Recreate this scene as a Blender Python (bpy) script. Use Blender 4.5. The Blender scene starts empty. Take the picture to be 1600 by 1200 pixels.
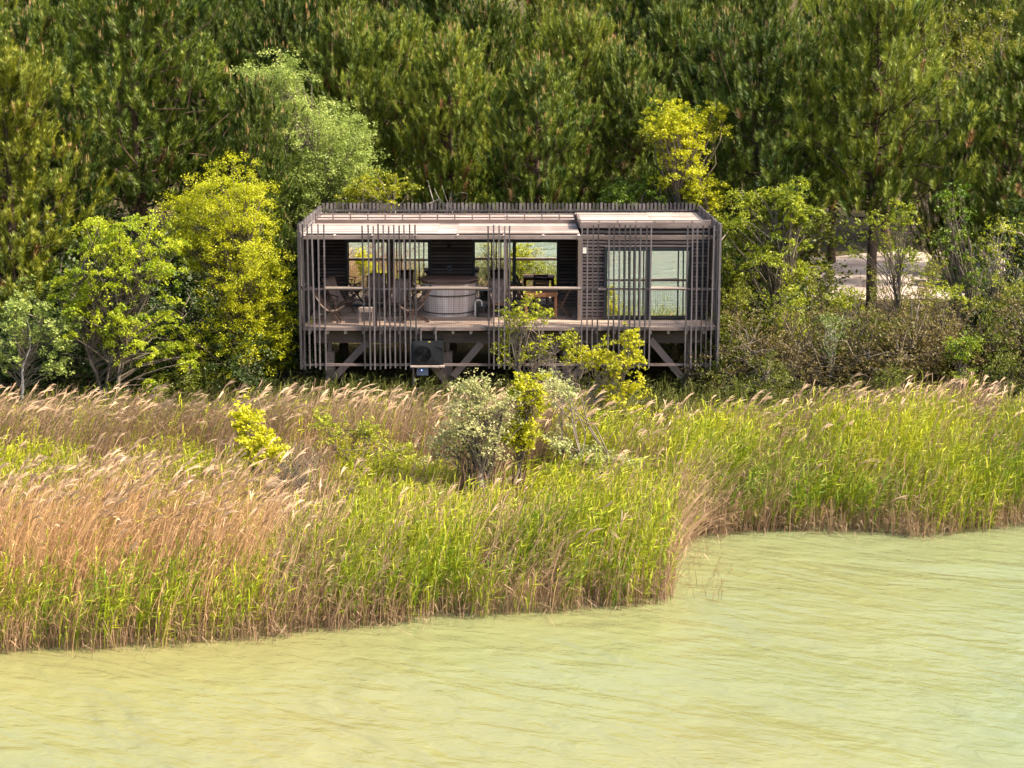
import bpy, math, random
import numpy as np
from mathutils import Vector, Matrix

# ------------------------------------------------------------------ camera, sky, sun
scene = bpy.context.scene
C = scene.collection
CAM = np.array([0.0, -47.2, 10.3]); PITCH = math.radians(11.3); FPX = 2700.0
cam_d = bpy.data.cameras.new('camera'); cam = bpy.data.objects.new('camera', cam_d); C.objects.link(cam)
cam.location = CAM; cam.rotation_euler = (math.pi / 2 - PITCH, 0, 0)
cam_d.sensor_width = 36; cam_d.lens = FPX / 1600 * 36; cam_d.clip_start = 0.5; cam_d.clip_end = 3000
scene.camera = cam

SUN_DIR = Vector((0.95, -0.24, 1.0)).normalized()          # towards the sun
elev = math.asin(SUN_DIR.z); azim = math.atan2(SUN_DIR.x, SUN_DIR.y)
world = bpy.data.worlds.new('World'); scene.world = world; world.use_nodes = True
nt = world.node_tree
sky = nt.nodes.new('ShaderNodeTexSky'); sky.sky_type = 'NISHITA'; sky.sun_disc = False
sky.sun_elevation = elev; sky.sun_rotation = azim; sky.dust_density = 5.0; sky.air_density = 1.0
bg = nt.nodes['Background']; nt.links.new(sky.outputs[0], bg.inputs[0]); bg.inputs[1].default_value = 0.15
sun_d = bpy.data.lights.new('sun', 'SUN'); sun_d.energy = 4.0; sun_d.angle = math.radians(1.5); sun_d.color = (1.0, 0.87, 0.66)
sun = bpy.data.objects.new('sun', sun_d); C.objects.link(sun); sun.location = (20, -10, 40)
sun.rotation_euler = SUN_DIR.to_track_quat('Z', 'Y').to_euler()
vs = scene.view_settings; vs.view_transform = 'Standard'; vs.look = 'None'; vs.exposure = 1.15; vs.gamma = 1.0
vs.use_curve_mapping = False
scene.cycles.max_bounces = 4; scene.cycles.transparent_max_bounces = 4
scene.cycles.diffuse_bounces = 2; scene.cycles.glossy_bounces = 3; scene.cycles.transmission_bounces = 2
scene.cycles.use_adaptive_sampling = True; scene.cycles.adaptive_threshold = 0.03; scene.cycles.use_denoising = True

RNG = np.random.default_rng(11)
cp, sp = math.cos(PITCH), math.sin(PITCH)

def at(px, py, Y):
    """point of the place on the vertical plane Y that the photograph shows at (px, py)"""
    a = (px - 800) / FPX; b = (600 - py) / FPX
    d = np.array([a, cp + b * sp, -sp + b * cp])
    return CAM + d * ((Y - CAM[1]) / d[1])

def on_z(px, py, z):
    a = (px - 800) / FPX; b = (600 - py) / FPX
    d = np.array([a, cp + b * sp, -sp + b * cp])
    return CAM + d * ((z - CAM[2]) / d[2])

def proj(X, Y, Z):
    x = X - CAM[0]; y = Y - CAM[1]; z = Z - CAM[2]
    dep = y * cp - z * sp; up = y * sp + z * cp
    return 800 + FPX * x / dep, 600 - FPX * up / dep

# ------------------------------------------------------------------ materials
def new_mat(name):
    m = bpy.data.materials.new(name); m.use_nodes = True
    n = m.node_tree; n.nodes.clear()
    out = n.nodes.new('ShaderNodeOutputMaterial')
    return m, n, out

def N(n, t, **kw):
    x = n.nodes.new(t)
    for k, v in kw.items(): setattr(x, k, v)
    return x

def ramp(n, stops):
    r = N(n, 'ShaderNodeValToRGB'); e = r.color_ramp.elements
    while len(e) < len(stops): e.new(0.5)
    for i, (p, c) in enumerate(stops):
        e[i].position = p; e[i].color = (*c, 1)
    return r

def leaf_mat(name, trans=0.4, gloss=0.04, vary=0.0):
    m, n, out = new_mat(name)
    a = N(n, 'ShaderNodeAttribute', attribute_name='col')
    if vary:                                             # tone of the single tree
        oi = N(n, 'ShaderNodeObjectInfo'); hsv = N(n, 'ShaderNodeHueSaturation'); at0 = a
        mv = N(n, 'ShaderNodeMath', operation='MULTIPLY_ADD'); mv.inputs[1].default_value = vary; mv.inputs[2].default_value = 1 - vary * 0.45
        mh = N(n, 'ShaderNodeMath', operation='MULTIPLY_ADD'); mh.inputs[1].default_value = -0.035; mh.inputs[2].default_value = 0.525
        n.links.new(oi.outputs['Random'], mv.inputs[0]); n.links.new(oi.outputs['Random'], mh.inputs[0])
        n.links.new(mv.outputs[0], hsv.inputs['Value']); n.links.new(mh.outputs[0], hsv.inputs['Hue']); n.links.new(at0.outputs['Color'], hsv.inputs['Color']); a = hsv
    d = N(n, 'ShaderNodeBsdfDiffuse'); t = N(n, 'ShaderNodeBsdfTranslucent'); g = N(n, 'ShaderNodeBsdfGlossy')
    g.inputs['Roughness'].default_value = 0.45
    mix = N(n, 'ShaderNodeMixShader'); mix.inputs[0].default_value = trans
    mix2 = N(n, 'ShaderNodeMixShader'); mix2.inputs[0].default_value = gloss
    n.links.new(a.outputs['Color'], d.inputs[0]); n.links.new(a.outputs['Color'], t.inputs[0])
    n.links.new(d.outputs[0], mix.inputs[1]); n.links.new(t.outputs[0], mix.inputs[2])
    n.links.new(mix.outputs[0], mix2.inputs[1]); n.links.new(g.outputs[0], mix2.inputs[2])
    n.links.new(mix2.outputs[0], out.inputs[0])
    return m

def wood_mat(name, c0, c1, axis='z', rough=0.8, var=0.5, spec=0.25):
    """weathered wood: grain along one local axis, tone changing from piece to piece"""
    m, n, out = new_mat(name)
    tc = N(n, 'ShaderNodeTexCoord'); mp = N(n, 'ShaderNodeMapping')
    s = {'x': (1.2, 30, 30), 'y': (30, 1.2, 30), 'z': (30, 30, 1.2)}[axis]
    mp.inputs['Scale'].default_value = s
    oi = N(n, 'ShaderNodeObjectInfo')
    add = N(n, 'ShaderNodeVectorMath', operation='ADD')
    n.links.new(tc.outputs['Object'], add.inputs[0]); n.links.new(oi.outputs['Random'], add.inputs[1])
    n.links.new(add.outputs[0], mp.inputs[0])
    no = N(n, 'ShaderNodeTexNoise'); no.inputs['Scale'].default_value = 1.0; no.inputs['Detail'].default_value = 5
    n.links.new(mp.outputs[0], no.inputs['Vector'])
    big = N(n, 'ShaderNodeTexNoise'); big.inputs['Scale'].default_value = 1.7; big.inputs['Detail'].default_value = 3
    n.links.new(add.outputs[0], big.inputs['Vector'])
    r = ramp(n, [(0.3, c0), (0.7, c1)])
    mx = N(n, 'ShaderNodeMath', operation='MULTIPLY_ADD'); mx.inputs[1].default_value = var; 
    sub = N(n, 'ShaderNodeMath', operation='SUBTRACT'); sub.inputs[1].default_value = 0.5
    n.links.new(oi.outputs['Random'], sub.inputs[0]); n.links.new(sub.outputs[0], mx.inputs[0])
    ad2 = N(n, 'ShaderNodeMath', operation='MULTIPLY_ADD'); ad2.inputs[1].default_value = 0.6
    n.links.new(big.outputs[0], ad2.inputs[0])
    sc = N(n, 'ShaderNodeMath', operation='MULTIPLY'); sc.inputs[1].default_value = 0.4
    n.links.new(no.outputs[0], sc.inputs[0]); n.links.new(sc.outputs[0], ad2.inputs[2])
    n.links.new(ad2.outputs[0], mx.inputs[2]); n.links.new(mx.outputs[0], r.inputs[0])
    b = N(n, 'ShaderNodeBsdfPrincipled'); b.inputs['Roughness'].default_value = rough
    b.inputs['Specular IOR Level'].default_value = spec
    n.links.new(r.outputs[0], b.inputs['Base Color'])
    bp = N(n, 'ShaderNodeBump'); bp.inputs['Strength'].default_value = 0.4; bp.inputs['Distance'].default_value = 0.01
    n.links.new(no.outputs[0], bp.inputs['Height']); n.links.new(bp.outputs[0], b.inputs['Normal'])
    n.links.new(b.outputs[0], out.inputs[0])
    return m

def plain_mat(name, c, rough=0.6, metal=0.0, spec=0.4, emit=None):
    m, n, out = new_mat(name)
    b = N(n, 'ShaderNodeBsdfPrincipled'); b.inputs['Roughness'].default_value = rough; b.inputs['Metallic'].default_value = metal
    b.inputs['Specular IOR Level'].default_value = spec
    tc = N(n, 'ShaderNodeTexCoord'); no = N(n, 'ShaderNodeTexNoise'); no.inputs['Scale'].default_value = 6; no.inputs['Detail'].default_value = 4
    n.links.new(tc.outputs['Object'], no.inputs['Vector'])
    r = ramp(n, [(0.3, tuple(x * 0.78 for x in c)), (0.7, tuple(min(1, x * 1.15) for x in c))])
    n.links.new(no.outputs[0], r.inputs[0]); n.links.new(r.outputs[0], b.inputs['Base Color'])
    if emit:
        b.inputs['Emission Color'].default_value = (*emit[0], 1); b.inputs['Emission Strength'].default_value = emit[1]
    n.links.new(b.outputs[0], out.inputs[0])
    return m

M = {}
M['leaf'] = leaf_mat('leaf', 0.42, 0.03)
M['needle'] = leaf_mat('needle', 0.16, 0.03, 0.95)
M['reed'] = leaf_mat('reed', 0.24, 0.03)
M['dry'] = leaf_mat('dry_stalk', 0.25, 0.02)
M['bark_pine'] = wood_mat('bark_pine', (0.05, 0.032, 0.024), (0.13, 0.085, 0.06), 'z', 0.95, 0.3)
M['bark_brown'] = wood_mat('bark_brown', (0.09, 0.055, 0.035), (0.22, 0.14, 0.09), 'z', 0.95, 0.3)
M['bark_grey'] = wood_mat('bark_grey', (0.10, 0.08, 0.06), (0.24, 0.2, 0.16), 'z', 0.95, 0.3)
M['bark_pale'] = wood_mat('bark_pale', (0.34, 0.31, 0.27), (0.62, 0.58, 0.52), 'z', 0.9, 0.3)
M['pale'] = wood_mat('weathered_pale_wood', (0.055, 0.05, 0.053), (0.17, 0.15, 0.155), 'z', 0.85, 0.7)
M['rail'] = wood_mat('weathered_rail_wood', (0.14, 0.105, 0.095), (0.3, 0.24, 0.22), 'x', 0.85, 0.4)
M['railcap'] = wood_mat('pale_rail_wood', (0.3, 0.24, 0.2), (0.48, 0.39, 0.34), 'x', 0.8, 0.4)
M['clad'] = wood_mat('dark_cladding_wood', (0.05, 0.042, 0.044), (0.15, 0.12, 0.122), 'x', 0.85, 0.5)
M['clad_y'] = wood_mat('dark_cladding_wood_side', (0.05, 0.042, 0.044), (0.15, 0.12, 0.122), 'y', 0.85, 0.5)
M['backing'] = plain_mat('dark_wall_board', (0.016, 0.015, 0.017), 0.9)
M['deck'] = wood_mat('deck_wood', (0.36, 0.26, 0.21), (0.6, 0.47, 0.38), 'x', 0.85, 0.5)
M['roof'] = wood_mat('bleached_roof_board', (0.24, 0.19, 0.17), (0.50, 0.42, 0.385), 'x', 0.85, 0.6)
M['rafter'] = wood_mat('rafter_wood', (0.35, 0.28, 0.25), (0.6, 0.5, 0.45), 'y', 0.85, 0.4)
M['beam'] = wood_mat('beam_wood', (0.10, 0.08, 0.07), (0.2, 0.16, 0.14), 'x', 0.9, 0.4)
M['beam_z'] = wood_mat('post_wood', (0.12, 0.095, 0.085), (0.24, 0.19, 0.17), 'z', 0.9, 0.4)
M['tub'] = wood_mat('tub_stave_wood', (0.55, 0.47, 0.45), (0.82, 0.75, 0.73), 'z', 0.85, 0.7)
M['lid'] = wood_mat('tub_lid_wood', (0.18, 0.11, 0.085), (0.36, 0.24, 0.19), 'x', 0.7, 0.4)
M['teak'] = wood_mat('dark_teak', (0.06, 0.035, 0.025), (0.15, 0.085, 0.06), 'x', 0.7, 0.4)
M['table'] = wood_mat('orange_table_wood', (0.2, 0.085, 0.035), (0.36, 0.17, 0.08), 'x', 0.6, 0.3)
M['sidewood'] = wood_mat('grey_table_wood', (0.3, 0.23, 0.2), (0.5, 0.4, 0.35), 'x', 0.8, 0.3)
M['canvas'] = plain_mat('taupe_canvas', (0.3, 0.22, 0.19), 0.9)
M['frame'] = plain_mat('dark_aluminium', (0.018, 0.024, 0.03), 0.4)
M['wire'] = plain_mat('net_wire', (0.09, 0.075, 0.07), 0.6)
M['hoop'] = plain_mat('tub_hoop_metal', (0.12, 0.1, 0.09), 0.5, 0.6)
M['pump'] = plain_mat('dark_grey_casing', (0.016, 0.018, 0.021), 0.7, 0.0, 0.2)
M['pumpdark'] = plain_mat('fan_black', (0.006, 0.006, 0.007), 0.5)
M['boxgrey'] = plain_mat('control_box_grey', (0.12, 0.14, 0.2), 0.5)
M['white'] = plain_mat('white_plastic', (0.75, 0.74, 0.7), 0.5)
M['yellow'] = plain_mat('yellow_sticker', (0.75, 0.62, 0.15), 0.5)
M['led'] = plain_mat('blue_led', (0.1, 0.2, 0.8), 0.4, emit=((0.2, 0.35, 1.0), 3.0))
def glass_mat():
    m, n, out = new_mat('mirror_glass')
    b = N(n, 'ShaderNodeBsdfPrincipled'); b.inputs['Metallic'].default_value = 1.0
    b.inputs['Base Color'].default_value = (0.92, 0.95, 0.92, 1); b.inputs['Roughness'].default_value = 0.012
    tc = N(n, 'ShaderNodeTexCoord'); no = N(n, 'ShaderNodeTexNoise'); no.inputs['Scale'].default_value = 1.2
    n.links.new(tc.outputs['Object'], no.inputs['Vector'])
    bp = N(n, 'ShaderNodeBump'); bp.inputs['Strength'].default_value = 0.03; bp.inputs['Distance'].default_value = 0.02
    n.links.new(no.outputs[0], bp.inputs['Height']); n.links.new(bp.outputs[0], b.inputs['Normal'])
    n.links.new(b.outputs[0], out.inputs[0]); return m
M['glass'] = glass_mat()

def water_mat():
    m, n, out = new_mat('turbid_water')
    tc = N(n, 'ShaderNodeTexCoord')
    def noise(scale, rot, stretch, detail=2, dist=0.0):
        mp = N(n, 'ShaderNodeMapping', vector_type='TEXTURE'); mp.inputs['Rotation'].default_value = (0, 0, math.radians(-rot)); mp.inputs['Scale'].default_value = tuple(1 / q for q in stretch)
        no = N(n, 'ShaderNodeTexNoise'); no.inputs['Scale'].default_value = scale; no.inputs['Detail'].default_value = detail
        no.inputs['Distortion'].default_value = dist
        n.links.new(tc.outputs['Object'], mp.inputs[0]); n.links.new(mp.outputs[0], no.inputs['Vector'])
        return no
    big = noise(0.07, 20, (1, 1, 1), 2)
    sx = N(n, 'ShaderNodeSeparateXYZ'); n.links.new(tc.outputs['Object'], sx.inputs[0])
    gr = N(n, 'ShaderNodeMapRange'); gr.inputs['From Min'].default_value = -11; gr.inputs['From Max'].default_value = 9; gr.inputs['To Min'].default_value = -0.1; gr.inputs['To Max'].default_value = 0.06
    n.links.new(sx.outputs[0], gr.inputs[0]); ad = N(n, 'ShaderNodeMath', operation='ADD'); n.links.new(big.outputs[0], ad.inputs[0]); n.links.new(gr.outputs[0], ad.inputs[1])
    cr = ramp(n, [(0.3, (0.232, 0.219, 0.088)), (0.5, (0.207, 0.222, 0.098)), (0.72, (0.182, 0.224, 0.115))])      # silt clouds: sandy on the left, greener on the right
    n.links.new(ad.outputs[0], cr.inputs[0])
    b = N(n, 'ShaderNodeBsdfPrincipled'); b.inputs['Roughness'].default_value = 0.03; b.inputs['IOR'].default_value = 1.5
    n.links.new(cr.outputs[0], b.inputs['Base Color'])
    w1 = noise(0.42, 33, (0.6, 1.4, 1), 3, 0.6)       # long swell lines
    w2 = noise(1.7, 27, (0.6, 1.4, 1), 4, 0.5)         # wavelets
    w3 = noise(4.2, 18, (0.7, 1.3, 1), 4, 0.4)         # ripples
    b1 = N(n, 'ShaderNodeBump'); b1.inputs['Strength'].default_value = 1.0; b1.inputs['Distance'].default_value = 0.2
    b2 = N(n, 'ShaderNodeBump'); b2.inputs['Strength'].default_value = 1.0; b2.inputs['Distance'].default_value = 0.07
    b3 = N(n, 'ShaderNodeBump'); b3.inputs['Strength'].default_value = 1.0; b3.inputs['Distance'].default_value = 0.016
    n.links.new(w1.outputs[0], b1.inputs['Height']); n.links.new(w2.outputs[0], b2.inputs['Height']); n.links.new(w3.outputs[0], b3.inputs['Height'])
    n.links.new(b1.outputs[0], b2.inputs['Normal']); n.links.new(b2.outputs[0], b3.inputs['Normal'])
    n.links.new(b3.outputs[0], b.inputs['Normal']); n.links.new(b.outputs[0], out.inputs[0])
    return m
M['water'] = water_mat()

def ground_mat(name, stops, scale, bump=0.05):
    m, n, out = new_mat(name)
    tc = N(n, 'ShaderNodeTexCoord'); a = N(n, 'ShaderNodeTexNoise'); a.inputs['Scale'].default_value = scale; a.inputs['Detail'].default_value = 8
    a.inputs['Roughness'].default_value = 0.65
    n.links.new(tc.outputs['Object'], a.inputs['Vector'])
    r = ramp(n, stops); n.links.new(a.outputs[0], r.inputs[0])
    b = N(n, 'ShaderNodeBsdfPrincipled'); b.inputs['Roughness'].default_value = 0.95; b.inputs['Specular IOR Level'].default_value = 0.1
    n.links.new(r.outputs[0], b.inputs['Base Color'])
    f = N(n, 'ShaderNodeTexNoise'); f.inputs['Scale'].default_value = 9; f.inputs['Detail'].default_value = 6
    n.links.new(tc.outputs['Object'], f.inputs['Vector'])
    bp = N(n, 'ShaderNodeBump'); bp.inputs['Distance'].default_value = bump; n.links.new(f.outputs[0], bp.inputs['Height'])
    n.links.new(bp.outputs[0], b.inputs['Normal']); n.links.new(b.outputs[0], out.inputs[0]); return m
M['soil'] = ground_mat('forest_floor', [(0.3, (0.045, 0.032, 0.02)), (0.5, (0.09, 0.07, 0.035)), (0.7, (0.10, 0.10, 0.035))], 0.7, 0.1)
M['gravel'] = ground_mat('pale_gravel', [(0.3, (0.26, 0.2, 0.15)), (0.5, (0.44, 0.36, 0.32)), (0.7, (0.6, 0.51, 0.46))], 0.9, 0.03)
M['rock'] = ground_mat('pale_rock', [(0.3, (0.36, 0.29, 0.26)), (0.7, (0.62, 0.54, 0.5))], 2.0, 0.1)

# ------------------------------------------------------------------ object helpers
def tag(o, label=None, cat=None, group=None, kind=None):
    if label: o['label'] = label
    if cat: o['category'] = cat
    if group: o['group'] = group
    if kind: o['kind'] = kind
    return o

def empty(name, loc=(0, 0, 0), rz=0.0):
    o = bpy.data.objects.new(name, None); C.objects.link(o); o.location = loc; o.rotation_euler = (0, 0, rz)
    o.empty_display_size = 0.3
    return o

def link(name, me, mat=None, parent=None):
    o = bpy.data.objects.new(name, me); C.objects.link(o)
    if mat is not None and not me.materials: me.materials.append(mat)
    if parent is not None: o.parent = parent
    return o

def np_mesh(name, V, F, cols=None, smooth=False):
    """V (n,3); F list of (m,k) int arrays"""
    me = bpy.data.meshes.new(name)
    V = np.asarray(V, dtype=np.float32); me.vertices.add(len(V)); me.vertices.foreach_set('co', V.ravel())
    F = [np.asarray(f, dtype=np.int32) for f in F if len(f)]
    idx = np.concatenate([f.ravel() for f in F]); tot = np.concatenate([np.full(len(f), f.shape[1], np.int32) for f in F])
    start = np.concatenate([[0], np.cumsum(tot)[:-1]]).astype(np.int32)
    me.loops.add(len(idx)); me.loops.foreach_set('vertex_index', idx)
    me.polygons.add(len(tot)); me.polygons.foreach_set('loop_start', start); me.polygons.foreach_set('loop_total', tot)
    me.polygons.foreach_set('use_smooth', np.full(len(tot), bool(smooth)))
    if cols is not None:
        at_ = me.attributes.new('col', 'FLOAT_COLOR', 'POINT')
        c = np.ones((len(V), 4), np.float32); c[:, :3] = cols; at_.data.foreach_set('color', c.ravel())
    me.update(calc_edges=True); me.validate()
    return me

BOXF = np.array([[0, 3, 2, 1], [4, 5, 6, 7], [0, 1, 5, 4], [1, 2, 6, 5], [2, 3, 7, 6], [3, 0, 4, 7]])
def box_v(dx, dy, dz):
    x, y, z = dx / 2, dy / 2, dz / 2
    return np.array([[-x, -y, -z], [x, -y, -z], [x, y, -z], [-x, y, -z], [-x, -y, z], [x, -y, z], [x, y, z], [-x, y, z]])

_box_cache = {}
def box(name, c, d, mat, parent=None, rot=None):
    """a single box piece; alike pieces share their mesh"""
    key = (round(d[0], 3), round(d[1], 3), round(d[2], 3), mat.name)
    if key not in _box_cache:
        me = np_mesh(name, box_v(*d), [BOXF]); me.materials.append(mat); _box_cache[key] = me
    o = bpy.data.objects.new(name, _box_cache[key]); C.objects.link(o); o.location = tuple(c)
    if rot is not None: o.rotation_euler = rot
    if parent is not None: o.parent = parent
    return o

class MB:
    """collects boxes, tubes and lathes into one mesh"""
    def __init__(s): s.V = []; s.F = {3: [], 4: []}; s.n = 0
    def add(s, V, F):
        V = np.asarray(V, float); F = np.asarray(F, int); s.V.append(V); s.F[F.shape[1]].append(F + s.n); s.n += len(V); return s
    def box(s, c, d, rot=None):
        v = box_v(*d)
        if rot is not None: v = v @ np.array(Matrix(rot)).T if not isinstance(rot, (tuple, list)) else v @ np.array(__import__('mathutils').Euler(rot).to_matrix()).T
        return s.add(v + np.array(c), BOXF)
    def bar(s, a, b, w, t):
        a = np.array(a, float); b = np.array(b, float); d = b - a; L = np.linalg.norm(d); d /= L
        u = np.cross(d, [0, 0, 1.0]) if abs(d[2]) < 0.95 else np.array([1.0, 0, 0]); u /= np.linalg.norm(u); w2 = np.cross(d, u)
        R = np.stack([d, u, w2], 1)
        return s.add(box_v(L, w, t) @ R.T + (a + b) / 2, BOXF)
    def tube(s, pts, rad, k=6, cap=True):
        pts = np.asarray(pts, float); n = len(pts); rad = np.broadcast_to(np.asarray(rad, float), (n,))
        d = np.gradient(pts, axis=0); d /= np.linalg.norm(d, axis=1)[:, None] + 1e-9
        u = np.cross(d, [0.31, 0.2, 0.93]); u /= np.linalg.norm(u, axis=1)[:, None] + 1e-9; w = np.cross(d, u)
        a = np.linspace(0, 2 * math.pi, k, endpoint=False)
        V = pts[:, None] + rad[:, None, None] * (np.cos(a)[None, :, None] * u[:, None] + np.sin(a)[None, :, None] * w[:, None])
        i = np.arange(n - 1)[:, None] * k; j = np.arange(k)[None]; j2 = (j + 1) % k
        F = np.stack([i + j, i + j2, i + k + j2, i + k + j], -1).reshape(-1, 4)
        s.add(V.reshape(-1, 3), F)
        if cap:
            s.F[3].append(np.array([[s.n - 1 - q, s.n - 2 - q, s.n - k] for q in range(0, k - 2)]))
        return s
    def lathe(s, prof, k=24):
        prof = np.asarray(prof, float); a = np.linspace(0, 2 * math.pi, k, endpoint=False); n = len(prof)
        V = np.stack([prof[:, 0, None] * np.cos(a), prof[:, 0, None] * np.sin(a), np.repeat(prof[:, 1, None], k, 1)], -1)
        i = np.arange(n - 1)[:, None] * k; j = np.arange(k)[None]; j2 = (j + 1) % k
        return s.add(V.reshape(-1, 3), np.stack([i + j, i + j2, i + k + j2, i + k + j], -1).reshape(-1, 4))
    def mesh(s, name, smooth=False):
        return np_mesh(name, np.concatenate(s.V), [np.concatenate(f) for f in s.F.values() if f], smooth=smooth)
    def build(s, name, mat, parent=None, smooth=False, loc=None):
        o = link(name, s.mesh(name, smooth), mat, parent)
        if loc is not None: o.location = tuple(loc)
        return o

def children_of(o, allobj): return [c for c in allobj if c.parent == o]
def copy_tree(root, loc, rz=0.0, sc=(1, 1, 1), label=None, group=None):
    r = root.copy(); C.objects.link(r); r.location = tuple(loc); r.rotation_euler = (0, 0, rz); r.scale = sc
    if label: r['label'] = label
    if group: r['group'] = group
    for ch in root.children:
        c = ch.copy(); C.objects.link(c); c.parent = r
        for g in ch.children:
            d = g.copy(); C.objects.link(d); d.parent = c
    return r

# ------------------------------------------------------------------ the ground and the lake
shore_px = [(-260, 1012), (-80, 1012), (60, 1012), (240, 1004), (430, 992), (600, 972), (760, 958), (900, 950), (1000, 945), (1048, 936),
            (1056, 905), (1050, 872), (1072, 846), (1110, 834), (1200, 829), (1330, 829), (1400, 834), (1450, 836), (1510, 826), (1600, 818), (1850, 812)]
shore_w = np.array([on_z(u, v, 0.0)[:2] for u, v in shore_px])
shore_w[:, 0] = np.maximum.accumulate(shore_w[:, 0] + np.arange(len(shore_w)) * 1e-4)
shore_x = np.concatenate([[-400, -14], shore_w[:, 0], [400]]); 
shore_y = np.concatenate([[-19.2, -19.2], shore_w[:, 1], [-10]])
o_ = np.argsort(shore_x); shore_x = shore_x[o_]; shore_y = shore_y[o_]
def shore(X): return np.interp(X, shore_x, shore_y)
def ground_z(X, Y):
    X = np.asarray(X, float); Y = np.asarray(Y, float); s = Y - shore(X)
    z = np.where(s < 0, np.maximum(-1.5, 0.25 * s - 0.05), 0.45 * (1 - np.exp(-s / 4.0)) - 0.05)
    z = z + 0.5 / (1 + np.exp(-(Y - 3) / 2.0))
    z = z + np.maximum(0, Y - 32) * 0.16
    z = z + 0.06 * np.sin(X * 0.9 + Y * 0.5) * np.cos(Y * 0.7 - X * 0.3)
    return z

def grid_mesh(name, xs, ys, zf):
    X, Y = np.meshgrid(xs, ys); V = np.stack([X, Y, zf(X, Y)], -1).reshape(-1, 3)
    nx, ny = len(xs), len(ys); i = np.arange(ny - 1)[:, None] * nx; j = np.arange(nx - 1)[None]
    F = np.stack([i + j, i + j + 1, i + nx + j + 1, i + nx + j], -1).reshape(-1, 4)
    return np_mesh(name, V, [F], smooth=True)

xs = np.concatenate([np.linspace(-400, -40, 12), np.linspace(-36, 36, 145), np.linspace(40, 400, 12)])
ys = np.concatenate([np.linspace(-400, -40, 8), np.linspace(-24, 40, 129), np.linspace(45, 400, 14)])
tag(link('ground', grid_mesh('ground', xs, ys, ground_z), M['soil']), 'dark forest floor and reed bank behind the water', 'ground', kind='structure')
tag(link('lake_water', grid_mesh('lake_water', np.linspace(-400, 400, 9), np.linspace(-600, 6, 9), lambda X, Y: X * 0), M['water']),
    'milky yellow green rippled lake water', 'water', kind='structure')
# pale gravel clearing behind the trees on the right
gx = np.linspace(5.5, 40, 40); gy = np.linspace(15, 31, 24)
def gravel_z(X, Y):
    e = np.sin(X * 0.8) * 0.8 + np.sin(X * 0.33 + 1) * 1.0
    edge = np.minimum(Y - (16.0 + e * 0.4), (29.5 + e * 0.5) - Y)
    edge = np.minimum(edge, X - 6.2 - np.sin(Y) * 0.5)
    return ground_z(X, Y) + np.clip(edge * 0.12, -0.5, 0.05)
tag(link('gravel_track', grid_mesh('gravel_track', gx, gy, gravel_z), M['gravel']), 'pale pinkish gravel clearing behind the trees on the right', 'track', kind='structure')

# ------------------------------------------------------------------ the stilt cabin
def Xat(px, Y, py=450): return at(px, py, Y)[0]
def Zat(py, Y, px=800): return at(px, py, Y)[2]
ZTOP = Zat(351, 0); ZBOT = Zat(576, 0); ZDECK = Zat(511, 0); ZRAIL = Zat(450, 0); ZLOW = Zat(570, 0)
ZROOF = Zat(365, 0.35); ZBEAM1 = Zat(368, 0.1); ZBEAM0 = Zat(374, 0.1)
YB = 3.6; YD = 1.25; YE = 5.7; YP = 2.9
XL = Xat(470, 0); XR = Xat(1122, 0); XM = Xat(906, 1.2)
cabin = tag(empty('stilt_cabin', (0, 0, ZDECK)), 'dark timber cabin on stilts with slatted screens and mirror windows', 'cabin')
OFF = np.array([0, 0, ZDECK])
def cbox(name, lo, hi, mat, parent=None, rot=None):
    lo = np.array(lo, float); hi = np.array(hi, float)
    p = parent if parent is not None else cabin
    off = OFF + (np.array(p.location) if p is not cabin else 0)
    return box(name, (lo + hi) / 2 - off, hi - lo, mat, p, rot)
def cmb(mb, name, mat, parent=None, smooth=False):
    p = parent if parent is not None else cabin
    o = mb.build(name, mat, p, smooth); o.location = tuple(-OFF) if p is cabin else (0, 0, 0); return o
def sub(parent, name, lo, hi, mat, rot=None):
    """piece of a part; the part's mesh is stored in world coordinates shifted by OFF"""
    lo = np.array(lo, float); hi = np.array(hi, float)
    return box(name, (lo + hi) / 2, hi - lo, mat, parent, rot)
jr = random.Random(5)

# deck: joists and edge boards carry the planks
m = MB(); m.box((0, YE - 0.2, ZDECK - 0.13), (XR - XL - 0.2, 0.06, 0.16))
deck = cmb(m, 'deck', M['rafter'])
for px in np.arange(484, 1122, 28.0):
    x = Xat(px, 0.4); sub(deck, 'joist', (x - 0.035, 0.1, ZDECK - 0.21), (x + 0.035, YE - 0.24, ZDECK - 0.05), M['rafter'])
y = 0.05
while y < YE - 0.05:
    w = 0.135
    cuts = [XL + 0.03] + sorted(jr.uniform(XL + 1.5, XR - 1.5) for _ in range(2)) + [XR - 0.03]
    for a, b in zip(cuts[:-1], cuts[1:]):
        sub(deck, 'plank', (a + 0.003, y, ZDECK - 0.045 + jr.uniform(-.003, .003)), (b - 0.003, y + w - 0.008, ZDECK + jr.uniform(-.003, .003)), M['deck'])
    y += w
cbox('deck_fascia', (XL + 0.02, 0.0, ZDECK - 0.10), (XR - 0.02, 0.035, ZDECK - 0.008), M['rail'])
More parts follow.
